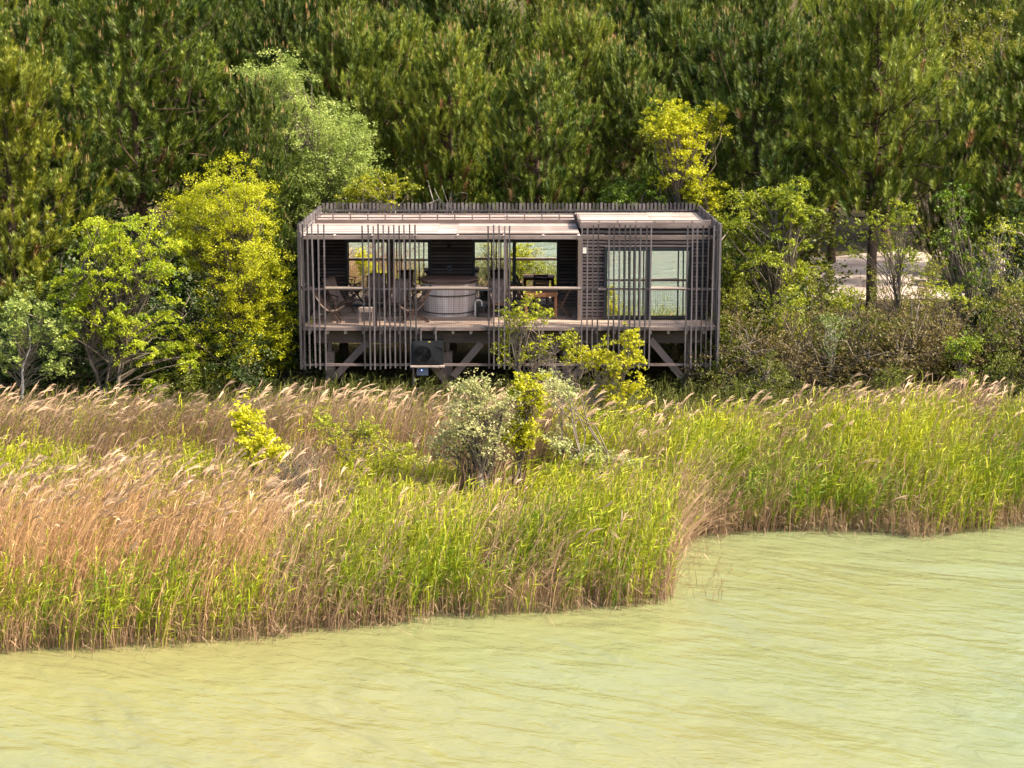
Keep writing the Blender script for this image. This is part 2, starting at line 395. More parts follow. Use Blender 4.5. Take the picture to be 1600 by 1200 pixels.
# main beams, posts and braces below
for k, Yb_ in enumerate((0.65, 4.6)):
    cbox('main_beam', (XL + 0.25, Yb_ - 0.08, Zat(535, 0.65)), (XR - 0.25, Yb_ + 0.08, ZDECK - 0.212), M['beam'])
    for px in (516, 700, 886, 1075):
        x = Xat(px, 0.65, 560); g = float(ground_z(x, Yb_))
        cbox('post', (x - 0.125, Yb_ - 0.12, g - 0.3), (x + 0.125, Yb_ + 0.12, Zat(549, 0.65)), M['beam_z'])
        cbox('post_head', (x - 0.05, Yb_ - 0.095, Zat(549, 0.65)), (x + 0.05, Yb_ + 0.095, Zat(535, 0.65)), M['beam_z'])
def brace(px0, py0, px1, py1, Y):
    a = at(px0, py0, Y); b = at(px1, py1, Y); m = MB(); m.bar(a, b, 0.07, 0.19); cmb(m, 'brace', M['beam_z'])
brace(522, 590, 574, 534, 0.45); brace(708, 588, 752, 536, 0.45); brace(692, 590, 650, 540, 0.45)
brace(1066, 590, 1016, 530, 0.45); brace(878, 590, 836, 538, 0.45); brace(894, 590, 940, 538, 0.45)

# front screen: rails and every pale
front = [474.5, 482, 490, 498.5, 507.5] + [568, 577, 584.5, 592.5, 600.5, 608.5, 616.5, 624.5, 632.5, 641] + [763.5, 771.5, 779.5, 788.5, 796] + \
        [909, 917.5, 926, 934, 951, 959, 967.5, 976, 984, 992, 1000, 1008.5, 1016] + [1072.5, 1081, 1088.5, 1097, 1105, 1113, 1120]
m = MB(); m.box((0.5 * (XL + XR), 0.02, ZRAIL - 0.03), (XR - XL, 0.03, 0.06))
screen = cmb(m, 'front_screen', M['rail']); sub(screen, 'rail', (XL, 0.005, ZLOW - 0.035), (XR, 0.035, ZLOW + 0.035), M['rail'])
for px in front:
    x = Xat(px, 0); t = jr.uniform(-0.02, 0.015)
    sub(screen, 'pale', (x - 0.0195, -0.05, ZBOT + jr.uniform(-0.03, 0.03)), (x + 0.0195, -0.003, ZTOP + t * 2.0), M['pale'], (jr.uniform(-.002, .006), jr.uniform(-.007, .007), 0))
x = Xat(649.5, 0); sub(screen, 'pale', (x - 0.0195, -0.05, Zat(532, 0)), (x + 0.0195, -0.003, ZTOP), M['pale'])
for px in (657, 680.5):
    x = Xat(px, 0); sub(screen, 'pale', (x - 0.0195, -0.05, Zat(532, 0)), (x + 0.0195, -0.003, ZDECK + 0.02), M['pale'])
for xx in (XL - 0.06, XR + 0.0):
    sub(screen, 'corner_board', (xx, -0.06, ZBOT - 0.01), (xx + 0.06, 0.06, ZTOP + 0.03), M['pale'])
for a, b in ((508, 568), (650, 763), (797, 908), (1017, 1072)):
    cbox('handrail', (Xat(a, 0), -0.05, ZRAIL - 0.02), (Xat(b, 0), 0.085, ZRAIL + 0.025), M['railcap'])
# side screens and the back fence
for s, xx in ((-1, XL - 0.03), (1, XR + 0.03)):
    m = MB()
    m.box((xx - s * 0.04, YE / 2, ZRAIL), (0.03, YE - 0.1, 0.07))
    side = cmb(m, 'side_screen', M['pale'])
    for z in (ZTOP - 0.25, ZDECK - 0.15, ZLOW): sub(side, 'rail', (xx - s * 0.04 - .015, 0.05, z - .035), (xx - s * 0.04 + .015, YE - 0.05, z + .035), M['pale'])
    y = 0.13
    while y < YE:
        sub(side, 'pale', (xx - 0.02, y - 0.05, ZBOT + jr.uniform(-.03, .03)), (xx + 0.02, y + 0.05, ZTOP + jr.uniform(-.02, .03)), M['pale']); y += 0.128
m = MB(); m.box((0, YE - 0.05, ZROOF + 0.12), (XR - XL - 0.1, 0.03, 0.05))
back = cmb(m, 'back_fence', M['pale'])
x = XL + 0.06
while x < XR - 0.03:
    sub(back, 'pale', (x - 0.034, YE - 0.03, ZDECK + 0.9), (x + 0.034, YE + 0.01, ZTOP + 0.06 + jr.uniform(-.025, .02)), M['pale']); x += 0.118

# rooms: dark backing boxes behind the cladding
cbox('room_wall', (XL + 0.06, YB + 0.02, ZDECK + 0.002), (XM - 0.02, YE - 0.25, ZROOF - 0.03), M['backing'])
cbox('room_wall', (XM + 0.02, YD + 0.02, ZDECK + 0.002), (XR - 0.12, YE - 0.25, ZROOF - 0.03), M['backing'])

def clad(x0, x1, z0, z1, Y, mat=M['clad'], pitch=0.098, h=0.06):
    base = MB(); base.box(((x0 + x1) / 2, Y + 0.012, (z0 + z1) / 2), (x1 - x0, 0.012, z1 - z0 - 0.01))
    w = cmb(base, 'cladding', M['backing'])
    z = z0 + 0.05
    while z < z1 - 0.02:
        sub(w, 'cladding_slat', (x0, Y - 0.03, z - h / 2), (x1, Y + 0.005, z + h / 2), mat, (jr.uniform(-.05, .05), 0, 0)); z += pitch
    return w
def window(px0, px1, py0, py1, Y, splits, fw=0.085, tilt=0.0):
    x0, x1 = Xat(px0, Y), Xat(px1, Y); z0, z1 = Zat(py1, Y), Zat(py0, Y)
    z0 = max(z0, ZDECK + 0.012)
    m = MB()
    m.box(((x0 + x1) / 2, Y - 0.03, z1 - fw / 2), (x1 - x0, 0.09, fw)); m.box(((x0 + x1) / 2, Y - 0.03, z0 + fw / 2), (x1 - x0, 0.09, fw))
    for xx in (x0 + fw / 2, x1 - fw / 2): m.box((xx, Y - 0.03, (z0 + z1) / 2), (fw, 0.088, z1 - z0 - 2 * fw))
    win = cmb(m, 'sliding_window', M['frame'])
    ed = [x0 + fw] + [Xat(p, Y) for p in splits] + [x1 - fw]
    for p in splits:
        xx = Xat(p, Y); sub(win, 'stile', (xx - 0.05, Y - 0.065, z0 + fw), (xx + 0.05, Y + 0.005, z1 - fw), M['frame'])
    for i, (a, b) in enumerate(zip(ed[:-1], ed[1:])):
        a2 = a + (0.05 if i > 0 else 0); b2 = b - (0.05 if i < len(ed) - 2 else 0)
        dy = 0.012 * (i % 2) + abs(tilt)
        sub(win, 'pane', (a2, Y - 0.012 - dy, z0 + fw), (b2, Y - 0.004 - dy, z1 - fw), M['glass'], (tilt + jr.uniform(-.002, .002), 0, jr.uniform(-.003, .003)))
    return x0, x1, z0, z1
ZW = ZDECK + 0.01
xa, xb, za, zb = window(540, 674, 374, 484, YB, [609], tilt=-0.013)
clad(XL + 0.08, xa, ZW, ZROOF - 0.1, YB)
xc, xd, _, _ = window(738, 874, 374, 484, YB, [803.5], tilt=-0.01)
clad(xb, xc, ZW, ZROOF - 0.1, YB)
clad(xd, XM - 0.03, ZW, ZROOF - 0.1, YB)
clad(xa, xb, zb, ZROOF - 0.1, YB); clad(xc, xd, zb, ZROOF - 0.1, YB)
xe, xf, ze, zf = window(944, 1080, 387, 497, YD, [1012], tilt=-0.034)
clad(XM + 0.03, xe, ZW, ZROOF + 0.02, YD); clad(xf, XR - 0.13, ZW, ZROOF + 0.02, YD); clad(xe, xf, zf, ZROOF + 0.02, YD)
sidew = cmb(MB().box((XM + 0.012, (YD + YB) / 2, (ZW + ZROOF) / 2), (0.012, YB - YD - 0.1, ZROOF - ZW - 0.05)), 'cladding', M['backing'])
z = ZW + 0.05
while z < ZROOF - 0.05:
    sub(sidew, 'cladding_slat', (XM - 0.03, YD + 0.03, z - .03), (XM + 0.004, YB - 0.06, z + .03), M['clad_y']); z += 0.098
# terrace posts, front beam, rafters
for px, Y in ((585.5, 0.2), (790, 0.2), (905.5, 1.16)):
    x = Xat(px, Y); cbox('terrace_post', (x - 0.05, Y - 0.05, ZDECK + 0.003), (x + 0.05, Y + 0.05, ZBEAM0), M['beam_z'])
cbox('front_beam', (XL + 0.02, 0.12, ZBEAM0), (XM - 0.02, 0.2, ZBEAM1), M['rail'])
cbox('front_beam', (XM - 0.017, 0.12, ZBEAM0 - 0.01), (XR - 0.02, 0.2, ZBEAM1 - 0.01), M['rail'])
for px in (474.5, 522, 582, 648, 715, 788, 849, 904.5):
    x = Xat(px, 0.1, 370); cbox('rafter', (x - 0.032, 0.10, ZBEAM1 + 0.002), (x + 0.032, YB - 0.05, ZROOF - 0.025), M['rafter'])
# roofs of long boards
def roof(name, x0, x1, y0, y1, z, w=0.19, ncut=1):
    m = MB(); m.box(((x0 + x1) / 2, (y0 + y1) / 2, z - 0.016), (x1 - x0 - 0.02, y1 - y0 - 0.02, 0.012)); r = cmb(m, name, M['rail'])
    y = y0
    cuts = [x0] + sorted(jr.uniform(x0 + 1.2, x1 - 1.2) for _ in range(ncut)) + [x1]
    while y < y1 - 0.02:
        ww = min(w, y1 - y)
        for a, b in zip(cuts[:-1], cuts[1:]):
            dz = jr.uniform(-.003, .004)
            sub(r, 'roof_board', (a + .004, y + .003, z - 0.008 + dz), (b - .004, y + ww - .003, z + 0.012 + dz), M['roof'])
        y += w
roof('canopy_roof', XL + 0.05, XM - 0.06, 0.36, YP - 0.03, ZROOF, ncut=2)
roof('main_roof', XL + 0.05, XM - 0.06, YP + 0.05, YE - 0.1, ZROOF + 0.015, ncut=1)
roof('room_roof', XM + 0.0, XR - 0.06, YD + 0.06, YE - 0.1, ZROOF + 0.05, ncut=1)
# low slatted parapets on the roofs
def parapet(a, b, z0, z1, axis):
    m = MB(); a = np.array(a); b = np.array(b); L = np.linalg.norm(b - a); n = max(2, int(round(L / 0.5)) + 1)
    d_ = np.abs(b - a) + 0.03; mid = (a + b) / 2; m.box((mid[0], mid[1], z0 + 0.004), (d_[0], d_[1], 0.02))
    par = cmb(m, 'parapet', M['rail'])
    for i in range(n):
        p = a + (b - a) * i / (n - 1); sub(par, 'parapet_post', (p[0] - .017, p[1] - .017, z0 + .015), (p[0] + .017, p[1] + .017, z1), M['rail'])
    for zz, hh in ((z1 - 0.025, 0.045), ((z0 + z1) / 2 + 0.025, 0.045), (z0 + 0.065, 0.11)):
        if axis == 'x': sub(par, 'parapet_slat', (a[0], a[1] - 0.04, zz - hh / 2), (b[0], a[1] - 0.018, zz + hh / 2), M['rail'])
        else: sub(par, 'parapet_slat', (a[0] - 0.04, a[1], zz - hh / 2), (a[0] - 0.018, b[1], zz + hh / 2), M['rail'])
parapet((XL + 0.12, YP), (XM - 0.04, YP), ZROOF + 0.015, ZROOF + 0.31, 'x')
parapet((XM, YD), (XR - 0.1, YD), ZROOF + 0.06, ZROOF + 0.29, 'x')
parapet((XM - 0.0, YD + 0.02), (XM - 0.0, YP - 0.04), ZROOF + 0.06, ZROOF + 0.3, 'y')
# the wire net behind the front screen
m = MB(); z1, z0 = ZRAIL - 0.06, ZDECK - 0.07
for x in np.arange(XL + 0.05, XR, 0.062): m.box((x, 0.042, (z0 + z1) / 2), (0.0035, 0.004, z1 - z0))
for z in np.arange(z0 + 0.02, z1, 0.062): m.box(((XL + XR) / 2, 0.042, z), (XR - XL - 0.04, 0.003, 0.0035))
net = cmb(m, 'wire_net', M['wire']); net['kind'] = 'stuff'
# small fittings on the walls
p = at(702, 383, YB - 0.07); cbox('wall_lamp', p - (0.06, 0.06, 0.07), p + (0.06, 0.035, 0.07), M['pumpdark'])
p = at(702, 419, YB - 0.06); q = cmb(MB().box(p, (0.11, 0.05, 0.14)), 'socket_box', M['boxgrey']); sub(q, 'socket_cover', p + (-0.03, -0.035, -0.03), p + (0.03, -0.026, 0.03), M['pumpdark'])
p = at(913.5, 391.5, YD - 0.06); cbox('junction_box', p - (0.05, 0.03, 0.08), p + (0.05, 0.025, 0.08), M['white'])

# ------------------------------------------------------------------ furniture on the deck
def sling_chair(label, px, Y, rz, fabric=M['canvas']):
    x = Xat(px, Y, 480); r = tag(empty('folding_chair', (x, Y, ZDECK + 0.002), rz), label, 'chair', 'canvas folding chairs on the deck')
    for s in (-1, 1):
        MB().bar((-0.46, s * 0.27, 0.98), (0.36, s * 0.27, 0.015), 0.03, 0.045).build('long_rail', M['teak'], r)
        MB().bar((-0.36, s * 0.235, 0.015), (0.46, s * 0.235, 0.44), 0.03, 0.045).build('leg', M['teak'], r)
        MB().bar((-0.24, s * 0.315, 0.60), (0.30, s * 0.315, 0.56), 0.05, 0.025).bar((0.26, s * 0.31, 0.56), (0.17, s * 0.3, 0.26), 0.025, 0.03).build('armrest', M['teak'], r)
    MB().bar((-0.46, -0.28, 0.97), (-0.46, 0.28, 0.97), 0.035, 0.035).build('top_bar', M['teak'], r)
    MB().bar((0.45, -0.25, 0.43), (0.45, 0.25, 0.43), 0.035, 0.035).build('front_bar', M['teak'], r)
    MB().bar((0.32, -0.26, 0.06), (0.32, 0.26, 0.06), 0.03, 0.03).build('stretcher', M['teak'], r); MB().bar((-0.33, -0.22, 0.04), (-0.33, 0.22, 0.04), 0.03, 0.03).build('stretcher', M['teak'], r)
    prof = np.array([(-0.47, 1.0), (-0.38, 0.82), (-0.28, 0.64), (-0.18, 0.48), (-0.06, 0.36), (0.1, 0.31), (0.27, 0.34), (0.46, 0.455)])
    V = np.concatenate([np.stack([prof[:, 0], np.full(8, yy), prof[:, 1]], 1) + np.array(o) for yy in (-0.225, 0.225) for o in ((0, 0, 0), (0.006, 0, 0.008))])
    F = []
    for i in range(7):
        F += [[8 + i, 24 + i, 25 + i, 9 + i], [i, i + 1, 17 + i, 16 + i], [i, 8 + i, 9 + i, i + 1], [16 + i, 17 + i, 25 + i, 24 + i]]
    F += [[0, 16, 24, 8], [7, 15, 31, 23]]
    link('sling', np_mesh('sling', V, [np.array(F)], smooth=False), fabric, r)
    return r
sling_chair('canvas folding chair seen side-on at the deck edge, leaning left', 512, 0.85, 0.1)
sling_chair('canvas folding chair by the dark slatted wall, turned towards the tub', 531, 2.35, -0.75)
sling_chair('canvas folding chair facing the lake just left of the hot tub', 622, 2.0, -1.75)
sling_chair('canvas folding chair seen side-on against the tub, leaning right', 649, 0.95, math.pi + 0.15)
sling_chair('canvas folding chair facing the lake behind the small slatted table', 588, 2.9, -1.55)
sling_chair('canvas folding chair facing the lake between hot tub and dining table', 781, 2.0, -1.5)

def slat_table(name, label, x, Y, w, d, h, mat, cat, legw=0.05, nsl=5):
    r = tag(empty(name, (x, Y, ZDECK + 0.002)), label, cat)
    for s_ in (-1, 1): box('apron', (0, s_ * (d / 2 - 0.02), h - 0.06), (w - 0.04, 0.03, 0.07), mat, r)
    for i in range(nsl):
        yy = -d / 2 + d * (i + 0.5) / nsl
        box('top_slat', (0, yy, h - 0.012), (w, d / nsl - 0.012, 0.024), mat, r)
    for sx in (-1, 1):
        for sy in (-1, 1):
            box('leg', (sx * (w / 2 - legw * 0.7), sy * (d / 2 - legw * 0.7 - 0.036), (h - 0.026) / 2), (legw, legw, h - 0.026), mat, r)
    return r
slat_table('side_table', 'small pale slatted wooden side table between the folding chairs', Xat(573, 0.7, 490), 0.75, 0.44, 0.44, 0.42, M['sidewood'], 'table')
slat_table('dining_table', 'orange brown wooden dining table beside the dark slatted wall', Xat(845, 1.7, 480), 1.75, 0.95, 0.85, 0.74, M['table'], 'table', 0.075, 6)
def dining_chair(label, px, Y, rz):
    r = tag(empty('dining_chair', (Xat(px, Y, 480), Y, ZDECK + 0.002), rz), label, 'chair', 'wooden chairs round the dining table')
    for s in (-1, 1):
        MB().bar((-0.26, s * 0.2, 0.9), (0.2, s * 0.2, 0.01), 0.03, 0.05).build('long_rail', M['teak'], r)
        MB().bar((-0.24, s * 0.17, 0.01), (0.2, s * 0.17, 0.44), 0.03, 0.05).build('leg', M['teak'], r)
    for i in range(5): box('seat_slat', (-0.12 + i * 0.08, 0, 0.45), (0.06, 0.42, 0.02), M['teak'], r)
    for i in range(4): box('back_slat', (-0.25 + i * 0.045 + 0.01, 0, 0.86 - i * 0.09), (0.018, 0.38, 0.06), M['teak'], r)
dining_chair('wooden folding chair at the right end of the dining table', 880, 1.9, math.pi - 0.1)
dining_chair('wooden folding chair on the far side of the dining table', 846, 2.6, -1.6)
dining_chair('wooden folding chair at the left end of the dining table', 815, 2.2, 0.2)

# hot tub: staves, hoops, lid boards
tx, ty = Xat(702, 2.45, 470), 2.45
tub = tag(empty('hot_tub', (tx, ty, ZDECK + 0.002)), 'round whitewashed wooden hot tub with brown board lid on the deck', 'hot tub')
H_T = 0.93; NS = 30
sm = MB(); R0, R1 = 0.74, 0.79; da = math.pi / NS * 0.965
def ringpt(r, a, z): return (r * math.cos(a), r * math.sin(a), z)
V = [ringpt(r, a, z) for z, rr in ((0, R0), (H_T, R1)) for r, a in ((rr - 0.045, -da), (rr, -da), (rr, da), (rr - 0.045, da))]
stave_me = np_mesh('stave', np.array(V), [BOXF]); stave_me.materials.append(M['tub'])
for i in range(NS):
    o = link('stave', stave_me, None, tub); o.rotation_euler = (0, 0, 2 * math.pi * i / NS); s = 1 + jr.uniform(-.006, .008); o.scale = (s, s, 1)
MB().lathe([(0.66, 0.05), (0.66, 0.8), (0.0, 0.8)], 24).build('liner', M['pumpdark'], tub)
for z, r in ((0.1, 0.752), (0.60, 0.781)):
    MB().lathe([(r + 0.001, z - 0.02), (r + 0.010, z - 0.02), (r + 0.010, z + 0.02), (r + 0.001, z + 0.02)], 40).build('hoop', M['hoop'], tub)
lid = MB().lathe([(0.0, H_T + 0.004), (0.83, H_T + 0.004), (0.83, H_T + 0.04), (0.0, H_T + 0.042)], 40).build('lid', M['lid'], tub)
nb = 10
for i in range(nb):
    yy = -0.8 + 1.6 * (i + 0.5) / nb; hw = math.sqrt(max(0.02, 0.85 ** 2 - (abs(yy) + 0.05) ** 2)); z = H_T + 0.05 + 0.05 * (1 - (yy / 0.85) ** 2)
    box('lid_board', (0, yy, z), (2 * hw, 1.6 / nb - 0.012, 0.03), M['lid'], lid)
fx, fy = Xat(753, 1.9, 490), 1.9
fp = tag(empty('filter_pump', (fx, fy, ZDECK + 0.002)), 'small dark filter pump with white pipe right of the hot tub', 'pump')
MB().lathe([(0.0, 0.0), (0.15, 0.0), (0.15, 0.26), (0.13, 0.3), (0.0, 0.3)], 18).build('pump_body', M['pumpdark'], fp)
MB().tube([(-0.19, -0.1, 0.01), (-0.19, -0.1, 0.42), (-0.16, -0.08, 0.47), (-0.05, 0, 0.47), (0, 0, 0.42), (0, 0, 0.29)], 0.022, 8).build('pipe', M['white'], fp)
MB().box((0.05, -0.16, 0.06), (0.26, 0.1, 0.1)).build('motor', M['hoop'], fp)

# heat pump on a shelf below the deck edge
a = at(643, 571, -0.05); b = at(693, 533, -0.05)
hp = tag(empty('heat_pump', ((a[0] + b[0]) / 2, 0.12, a[2])), 'dark grey heat pump with round fan hung below the deck edge', 'heat pump')
w, h = b[0] - a[0], b[2] - a[2]
m = MB(); k = 40; dep = 0.17; fxo, fzo, fr = -0.13 * w / 0.88, h * 0.47, 0.235
m.box((0, 0.03, h / 2), (w, 2 * dep - 0.06, h - 0.004)); cas = m.build('casing', M['pump'], hp)
# front cover with a round opening: outer rectangle to circle
ang = np.linspace(0, 2 * math.pi, k, endpoint=False)
ci = np.stack([fxo + fr * np.cos(ang), np.full(k, -dep - 0.035), fzo + fr * np.sin(ang)], 1)
inn = ci * [1, 1, 1]; inn[:, 1] += 0.055
rect = []
for t in ang:
    c, s = math.cos(t), math.sin(t); tt = min((w / 2 - fxo * (1 if c > 0 else -1)) / max(1e-6, abs(c)), ((h - fzo) if s > 0 else fzo) / max(1e-6, abs(s)))
    rect.append((fxo + c * tt, -dep, fzo + s * tt))
V = np.concatenate([np.array(rect), ci, inn]); i = np.arange(k); j = (i + 1) % k
link('front_cover', np_mesh('front_cover', V, [np.concatenate([np.stack([i, j, k + j, k + i], 1), np.stack([k + i, k + j, 2 * k + j, 2 * k + i], 1)])]), M['pump'], hp)
fan = MB().box((fxo, -dep + 0.0, fzo), (0.1, 0.03, 0.1)).build('fan', M['pumpdark'], hp)
for q in range(3):
    t = q * 2.094; bl = MB(); c, s = math.cos(t), math.sin(t)
    bl.add([(fxo + 0.04 * c - 0.03 * s, -dep - .005, fzo + 0.04 * s + 0.03 * c), (fxo + 0.04 * c + 0.03 * s, -dep + .012, fzo + 0.04 * s - 0.03 * c),
            (fxo + 0.2 * c + 0.1 * s, -dep + .014, fzo + 0.2 * s - 0.1 * c), (fxo + 0.21 * c - 0.05 * s, -dep - .008, fzo + 0.21 * s + 0.05 * c)], [[0, 1, 2, 3]])
    bl.build('fan_blade', M['pumpdark'], fan)
gm = MB()
for rr in (0.06, 0.11, 0.16, 0.21): gm.tube([(fxo + rr * math.cos(t), -dep - 0.028, fzo + rr * math.sin(t)) for t in np.linspace(0, 6.283, 25)], 0.0035, 4, False)
for t in np.linspace(0, 3.1416, 7)[:-1]: gm.bar((fxo - fr * math.cos(t), -dep - .026, fzo - fr * math.sin(t)), (fxo + fr * math.cos(t), -dep - .026, fzo + fr * math.sin(t)), 0.006, 0.006)
gm.build('grille', M['pumpdark'], hp)
box('sticker', (0.05, -dep - 0.005, h - 0.02), (0.07, 0.006, 0.025), M['yellow'], hp)
MB().bar((fxo + 0.2, -dep - 0.012, fzo + 0.26), (w / 2 - 0.02, -dep - 0.012, fzo + 0.16), 0.02, 0.03).build('cover_ridge', M['pump'], hp)
st = tag(empty('pump_stand', (hp.location.x, 0.12, float(ground_z(hp.location.x, 0.12)))), 'metal and wood stand carrying the heat pump', 'stand')
zz = a[2] - st.location.z
box('shelf_board', (0, -0.05, zz - 0.022), (w + 0.06, 0.40, 0.04), M['railcap'], st)
for sx in (-1, 1):
    for yy in (-0.2, 0.12): box('leg', (sx * (w / 2 - 0.05), yy, (zz - 0.045) / 2), (0.04, 0.04, zz - 0.045), M['hoop'], st)
box('cross_bar', (0, -0.2, 0.3), (w - 0.14, 0.035, 0.04), M['hoop'], st); box('cross_bar', (0, -0.2, 0.18), (w - 0.14, 0.035, 0.04), M['hoop'], st)
cb = tag(empty('control_box', (Xat(660, -0.1, 580), 0.0, st.location.z + 0.32)), 'small blue grey control box with lit blue light under heat pump', 'control box')
p = at(660, 572, 0); q = at(660, 586, 0); hh = p[2] - q[2]; cb.location.z = q[2]
MB().box((0, 0, hh / 2), (0.32, 0.14, hh)).build('casing', M['boxgrey'], cb); box('light', (-0.02, -0.075, hh * 0.6), (0.025, 0.012, 0.025), M['led'], cb)
MB().box((-0.22, 0.0, -0.14), (0.07, 0.07, 0.07)).build('valve', M['white'], cb); MB().tube([(-0.22, 0, -0.14), (-0.2, 0, 0.05), (-0.15, 0, 0.06)], 0.02, 6).build('pipe', M['hoop'], cb)

# ------------------------------------------------------------------ foliage builders
def unit(v): return v / (np.linalg.norm(v, axis=-1, keepdims=True) + 1e-9)

def leaf_quads(P, size, rng, up=0.5, aspect=0.6, ax=None):
    """rhombic leaves at points P: (n,3) -> verts, faces"""
    n = len(P); nrm = rng.normal(size=(n, 3)); nrm[:, 2] = np.abs(nrm[:, 2]) + up; nrm = unit(nrm)
    a = rng.normal(size=(n, 3)) if ax is None else ax + rng.normal(size=(n, 3)) * 0.5
    a = unit(a - nrm * (a * nrm).sum(1, keepdims=True)); b = np.cross(nrm, a)
    L = (size * rng.uniform(0.6, 1.3, n))[:, None]
    v = np.stack([P - a * L * 0.5, P + b * L * 0.5 * aspect - nrm * L * 0.06, P + a * L * 0.5, P - b * L * 0.5 * aspect - nrm * L * 0.06], 1)
    return v.reshape(-1, 3), np.arange(4 * n).reshape(n, 4)

def pal(c0, c1, u): return np.array(c0)[None] * (1 - u[:, None]) + np.array(c1)[None] * u[:, None]

def branch_path(a, b, rng, lift=0.15, n=5, wob=0.06):
    a = np.array(a, float); b = np.array(b, float); t = np.linspace(0, 1, n)[:, None]; L = np.linalg.norm(b - a)
    p = a + (b - a) * t; p[:, 2] += lift * L * np.sin(t[:, 0] * math.pi) * 0.6
    p[1:-1] += rng.normal(size=(n - 2, 3)) * wob * L
    return p

def broadleaf(name, label, cat, base, lobes, nclump, nleaf, leaf, clump_r, c0, c1, seed, flat=0.7, trunk_r=0.07, bark='bark_grey',
              stems=1, up=0.5, group=None, trunk_top=0.75, lean=(0, 0), aspect=0.6, hang=False, twig=0.012, branch_bark=None):
    """lobes: (cx, cy, cz, rx, ry, rz, weight) relative to the base"""
    rng = np.random.default_rng(seed); lob = np.array(lobes, float); wts = lob[:, 6] / lob[:, 6].sum()
    top = (lob[:, 2] + lob[:, 5]).max()
    r = tag(empty(name, base), label, cat, group)
    ch = rng.choice(len(lob), nclump, p=wts); d = unit(rng.normal(size=(nclump, 3))); rad = rng.uniform(0, 1, nclump) ** 0.42
    cl = lob[ch, :3] + d * rad[:, None] * lob[ch, 3:6]
    cl[:, 2] = np.maximum(cl[:, 2], 0.15)
    tm = MB(); bm = MB(); axes = []
    for s in range(stems):
        off = np.array([rng.normal() * 0.12 * (stems > 1), rng.normal() * 0.12 * (stems > 1), 0])
        li = lob[int(np.argmax(lob[:, 6]))] if s == 0 else lob[s % len(lob)]
        tp = np.array([li[0] + lean[0], li[1] + lean[1], (li[2] + li[5]) * trunk_top])
        p = branch_path(np.array([0, 0, -0.3]) + off, tp, rng, 0.0, 7, 0.025); axes.append(p)
        tm.tube(p, np.linspace(trunk_r, trunk_r * 0.22, 7) / math.sqrt(stems), 7)
    tm.build('trunk', M[bark], r, True)
    for c in cl:
        ax = axes[rng.integers(len(axes))]
        h = np.clip(c[2] * rng.uniform(0.35, 0.75), 0.1, ax[-1, 2]); k = int(np.clip(np.searchsorted(ax[:, 2], h), 1, 6))
        t = (h - ax[k - 1, 2]) / max(1e-4, ax[k, 2] - ax[k - 1, 2]); s0 = ax[k - 1] + (ax[k] - ax[k - 1]) * t
        bm.tube(branch_path(s0, c, rng, 0.12, 4, 0.05), np.array([2.2, 1.6, 1.1, 0.5]) * twig * (0.6 + 0.12 * top), 4, False)
    bm.build('branch', M[branch_bark or bark], r)['kind'] = 'stuff'
    per = rng.multinomial(nleaf, np.full(nclump, 1 / nclump)); idx = np.repeat(np.arange(nclump), per)
    cr = clump_r * rng.uniform(0.6, 1.3, nclump)
    g = rng.normal(size=(nleaf, 3)) * 0.62; g /= np.maximum(1, np.linalg.norm(g, axis=1) / 1.6)[:, None]
    nsub = 7; so = rng.normal(size=(nclump, nsub, 3)) * 0.62; so /= np.maximum(1, np.linalg.norm(so, axis=2) / 1.7)[..., None]
    sel = rng.integers(0, nsub, nleaf); g = so[idx, sel] + g * 0.34
    P = cl[idx] + g * cr[idx][:, None] * np.array([1, 1, flat])
    if hang: P[:, 2] -= 0.35 * np.hypot(g[:, 0], g[:, 1]) ** 2 * cr[idx]
    P[:, 2] = np.maximum(P[:, 2], 0.05)
    ax_ = None
    if hang: ax_ = np.stack([g[:, 0], g[:, 1], -0.6 * np.ones(nleaf)], 1)
    V, F = leaf_quads(P, leaf, rng, up, aspect, ax_)
    u = np.clip(0.5 + 0.2 * rng.normal(size=nclump)[idx] + 0.16 * rng.normal(size=(nclump, nsub))[idx, sel] + 0.16 * rng.normal(size=nleaf), 0, 1)
    link('crown', np_mesh('crown', V, [F], np.repeat(pal(c0, c1, u), 4, 0)), M['leaf'], r)
    return r

